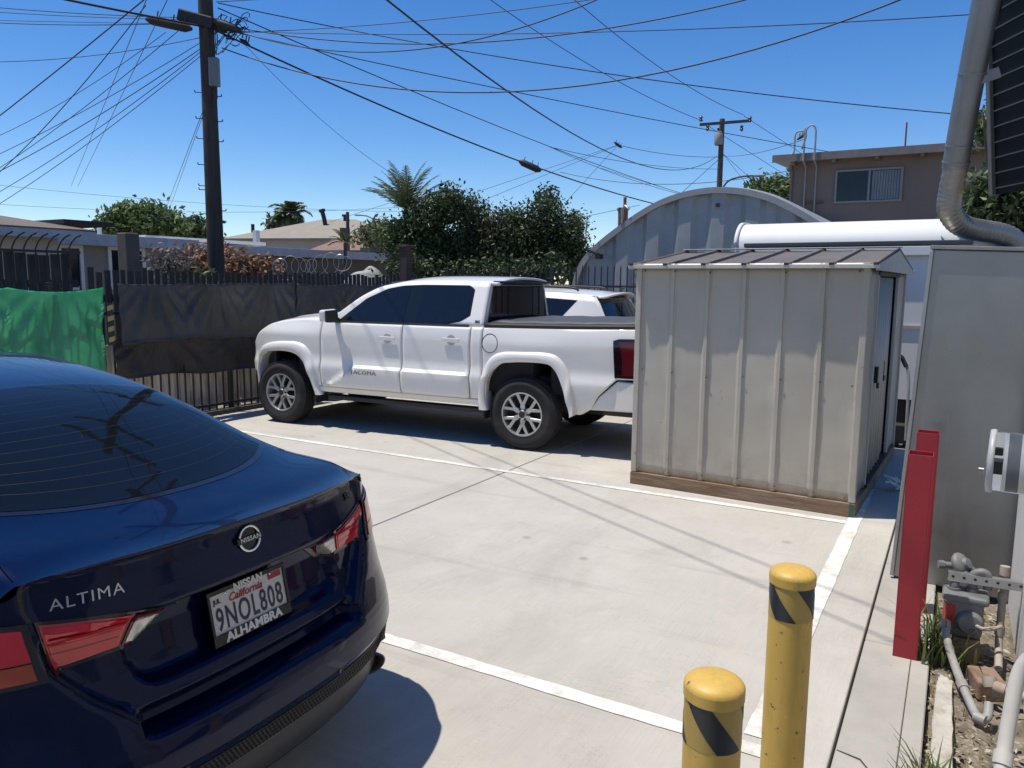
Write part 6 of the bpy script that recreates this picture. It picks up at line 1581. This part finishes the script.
# tail lamps
RLENS = pmat('red_lamp_lens', (.48, .016, .03), .06, var=.12, vs=9, rvar=.02, spec=.7); RLENSD = pmat('deep_red_lamp_lens', (.17, .008, .014), .08, var=.2, vs=14, rvar=.02, spec=.6)
RLB = pmat('bright_red_light_guide', (.62, .06, .07), .15, var=.05); LBEZ = flat('lamp_bezel_black', (.016, .015, .017), .12, spec=.6); CLR = pmat('clear_reverse_lens', (.46, .46, .44), .1, metal=.45, var=.35, vs=50, rvar=.04)
AMB = pmat('amber_red_reflector', (.30, .06, .03), .12, var=.1)
for s in (1, -1):
    F2 = (lambda u, v, s=s: FZ(-u * s, v)) if s > 0 else (lambda u, v: FZ(-u, v))
    # for s=+1 the lamp stands at y>0; u runs so that normals face the rear
    def U(y): return -y if s > 0 else y
    F2 = lambda u, v: FZ(-u, v)
    sg = -s
    L1 = quadpatch(F2, [(sg * .355, .790), (sg * .604, .780)], [(sg * .262, .868), (sg * .44, .895), (sg * .638, .926)], 24, 8, .006, LBEZ, 'tail_lamp', lid, .008, 25)
    quadpatch(F2, [(sg * .440, .799), (sg * .600, .790)], [(sg * .415, .883), (sg * .630, .916)], 14, 7, .0095, RLB, 'light_guide', L1, .003, 25)
    quadpatch(F2, [(sg * .446, .804), (sg * .595, .795)], [(sg * .424, .879), (sg * .624, .909)], 14, 7, .0115, RLENS, 'red_lens', L1, .002, 25)
    quadpatch(F2, [(sg * .372, .800), (sg * .430, .799)], [(sg * .305, .866), (sg * .402, .881)], 10, 7, .0095, RLENSD, 'lens_edge', L1, .003, 25)
    quadpatch(F2, [(sg * .378, .807), (sg * .422, .806)], [(sg * .326, .862), (sg * .396, .873)], 10, 7, .012, CLR, 'reverse_lens', L1, .002, 25)
    for fz in (.835, .857, .88):
        ribbon(F2, [(sg * lerp(.45, .43, (fz - .81) / .07), fz - .004), (sg * .61, fz)], .0035, .0122, RLENSD, 'lens_rib', L1, 20)
    L2 = quadpatch(F2, [(sg * .620, .778), (sg * .78, .780), (sg * .90, .785)], [(sg * .654, .930), (sg * .78, .943), (sg * .912, .935)], 30, 8, .006, LBEZ, 'tail_lamp', body, .008, 25)
    quadpatch(F2, [(sg * .650, .838), (sg * .78, .838), (sg * .885, .84)], [(sg * .665, .916), (sg * .78, .930), (sg * .89, .92)], 20, 6, .0105, RLENS, 'red_lens', L2, .003, 25)
    quadpatch(F2, [(sg * .642, .790), (sg * .78, .791), (sg * .88, .796)], [(sg * .650, .834), (sg * .78, .834), (sg * .88, .836)], 20, 4, .0105, AMB, 'amber_lens', L2, .003, 25)
# lower bumper: black mesh strip, exhaust trim, sensors
FR = lambda u, v: FZ(-u, v)
ms = quadpatch(FR, [(-.70, .350), (.70, .350)], [(-.74, .404), (.74, .404)], 80, 4, .003, BLKP, 'bumper_mesh', bump, .004, 25)
m = MB()
for k in range(96):
    for j in range(4):
        y = -.70 + k * 1.40 / 95 + (.0037 if j % 2 else -.0037); z = .358 + j * .0125; p = FZ(y, z)
        m.lathe([(.0050, 0), (.0001, .0005)], 6, Matrix.Translation(p + Vector((-.0075, 0, 0)).normalized() * .0062) @ Matrix.Rotation(RAD(-90), 4, 'Y'), cap=False)
m.build('mesh_holes', flat('mesh_hole_dark', (.002, .002, .002), .9), ms)
ribbon(FR, [(-.72, .347), (.72, .347)], .008, .008, pmat('satin_grey_trim', (.12, .12, .13), .35, metal=.5), 'mesh_moulding', bump, 80)
quadpatch(FR, [(-.66, .235), (.66, .235)], [(-.72, .335), (.72, .335)], 60, 8, .004, pmat('diffuser_grey', (.035, .036, .04), .4, var=.1), 'diffuser', bump, .006, 25)
for s in (1, -1):
    p = FZ(s * .62, .275); M = Matrix.Translation(p + Vector((.012, 0, 0))) @ Matrix.Rotation(RAD(-90), 4, 'Y') @ Matrix.Rotation(RAD(s * 25), 4, 'X') @ Matrix.Scale(1.7, 4, (0, 1, 0))
    m = MB(); m.lathe([(.040, -.03), (.044, .0), (.040, .006), (.034, 0), (.033, -.05)], 28, M, cap=False); m.build('exhaust_trim', pmat('dark_exhaust_trim', (.10, .10, .105), .35, metal=.6), bump, 60)
    m = MB(); m.lathe([(.034, -.03), (.0001, -.03)], 20, M, cap=False); m.build('exhaust_mouth', UNDER, bump)
for y in (.34, -.30, .74, -.70):
    p = FZ(y, .424); n_ = Vector((-1, 0, 0)); M = Matrix.Translation(p + n_ * .002) @ Matrix.Rotation(RAD(-90), 4, 'Y')
    m = MB(); m.lathe([(.013, 0), (.0125, .003), (.0115, .002), (.0001, .0028)], 20, M, cap=False); m.build('parking_sensor', BPAINT, bump, 60)
# badges
BCH = pmat('satin_chrome', (.50, .50, .52), .25, metal=.9, var=.05)
def FT(u, v): return FZ(-u, v)                         # u runs to the right as seen from behind
text_on(FT, -.512, .955, 'ALTIMA', .040, BCH, 'lettering', lid, off=.003, extrude=.0015, sx=1.15, offset=0, spacing=1.16)
text_on(FT, .555, .970, 'SR', .034, flat('badge_black', (.015, .015, .016), .3), 'lettering', lid, off=.003, extrude=.002, sx=1.2, offset=.0008)
ez = .975; e0 = FZ(0, ez); du = (FZ(0, ez + .02) - FZ(0, ez - .02)).normalized(); nn = Vector((0, -1, 0)).cross(du).normalized()
if nn.x > 0: nn = -nn
EM = Matrix((Vector((0, -1, 0)), du, nn)).transposed().to_4x4(); EM.translation = e0 + nn * .004
m = MB(); P = []
for i in range(97):
    a = i / 96 * 2 * math.pi
    if abs(math.sin(a)) < .22: continue
    P.append((a, (.0395 * math.cos(a), .0385 * math.sin(a), .004)))
up_ = [p for a, p in P if math.sin(a) > 0]; dn_ = [p for a, p in P if math.sin(a) < 0]
for Q in (up_, dn_): m.tube([EM @ Vector(p) for p in Q], .0048, 10)
m.build('emblem_ring', CHROME, lid, 60)
m = MB(); m.lathe([(.037, .0005), (.0001, .001)], 40, EM, cap=False); m.build('emblem_backing', flat('emblem_black', (.008, .008, .01), .1), lid)
m = MB(); q = [(-.050, -.0085), (.050, -.0085), (.050, .0085), (-.050, .0085)]; m.prism([EM @ Vector((a, b, .004)) for a, b in q], nn * .004); eb = m.build('emblem_bar', flat('emblem_bar_black', (.012, .012, .014), .15), lid, bevel=.001)
me = text_mesh('NISSAN', .0195, .0012, sx=1.12, offset=.0006, spacing=1.12)
for v in me.vertices: v.co = EM @ Vector((v.co.x, v.co.y, .0095 + v.co.z))
link('lettering', me, BCH, eb)
# licence plate and frame
pt = RAD(11); pc = FZ(0, .765)
PM = Matrix((Vector((0, -1, 0)), Vector((math.sin(pt), 0, math.cos(pt))), Vector((-math.cos(pt), 0, math.sin(pt))))).transposed().to_4x4(); PM.translation = Vector((.134, 0, .762))
lp = empty('licence_plate', '', '', PM.translation, 0); 
for k in ('label', 'category'): del lp[k]
lp.parent = sedan; lp.matrix_local = PM
PLW = pmat('plate_white', (.52, .52, .50), .35, var=.04); PBL = flat('plate_blue_black', (.012, .016, .05), .4); PRD = flat('plate_red', (.30, .015, .03), .45); FBK = flat('plate_frame_black', (.008, .008, .009), .25); FWH = flat('frame_white_letters', (.62, .62, .61), .4)
m = MB(); m.box((0, 0, 0), (.302, .150, .003)); m.build('plate', PLW, lp, bevel=.001)
m = MB(); w2, h2 = .157, .083
m.box((0, h2 - .007, .003), (2 * w2, .014, .009)); m.box((0, -h2 + .0145, .003), (2 * w2, .033, .009))
for s in (1, -1): m.box((s * (w2 - .005), .0085, .003), (.010, 2 * h2 - .047, .009))
m.build('plate_frame', FBK, lp, bevel=.0015)
def ptext(t, x, y, size, mat, z, **k):
    me = text_mesh(t, size, .0006, **k)
    for v in me.vertices: v.co = Vector((v.co.x + x, v.co.y + y, v.co.z + z))
    return link('lettering', me, mat, lp)
ptext('9NOL808', 0, -.012, .098, PBL, .0026, sx=.60, offset=.0012, spacing=1.16)
ptext('California', -.012, .043, .034, PRD, .0026, shear=.32, sx=1.02, offset=.0006)
ptext('JUL', -.122, .047, .020, PBL, .0026, sx=.9, offset=.0006)
ptext('NISSAN.', .004, .0685, .034, FWH, .0082, offset=.0012, sx=1.02)
ptext('ALHAMBRA', 0, -.0685, .038, FWH, .0082, offset=.0016, sx=1.12, spacing=1.04)
m = MB(); m.box((.112, .056, .0022), (.055, .020, .0012)); m.build('year_sticker', PRD, lp)
m = MB()
for k in (.07, -.125): m.lathe([(.004, 0), (.003, .002), (.0001, .0024)], 12, Matrix.Translation((k * 0 + (.09 if k > 0 else -.09), .0655, .0078)), cap=False)
m.build('plate_screws', CHROME, lp, 60)
# wheels, inner wells, underside, shark fin
for s in (1, -1):
    for wx in WHX: wheel(sedan, wx, s * .805, .335, .335, .225, .24, s, 5)
m = MB(); m.box((2.45, 0, .42), (3.9, 1.2, .40)); m.box((2.45, 0, .55), (1.9, 1.70, .50)); m.box((.42, 0, .44), (.3, 1.1, .36)); m.build('underbody', UNDER, sedan)
m = MB(); m.tube([(2.02, -.0, 1.375), (1.95, 0, 1.40), (1.86, 0, 1.43)], [.03, .022, .008], 8); m.build('roof_fin', BPAINT, sedan, 60)
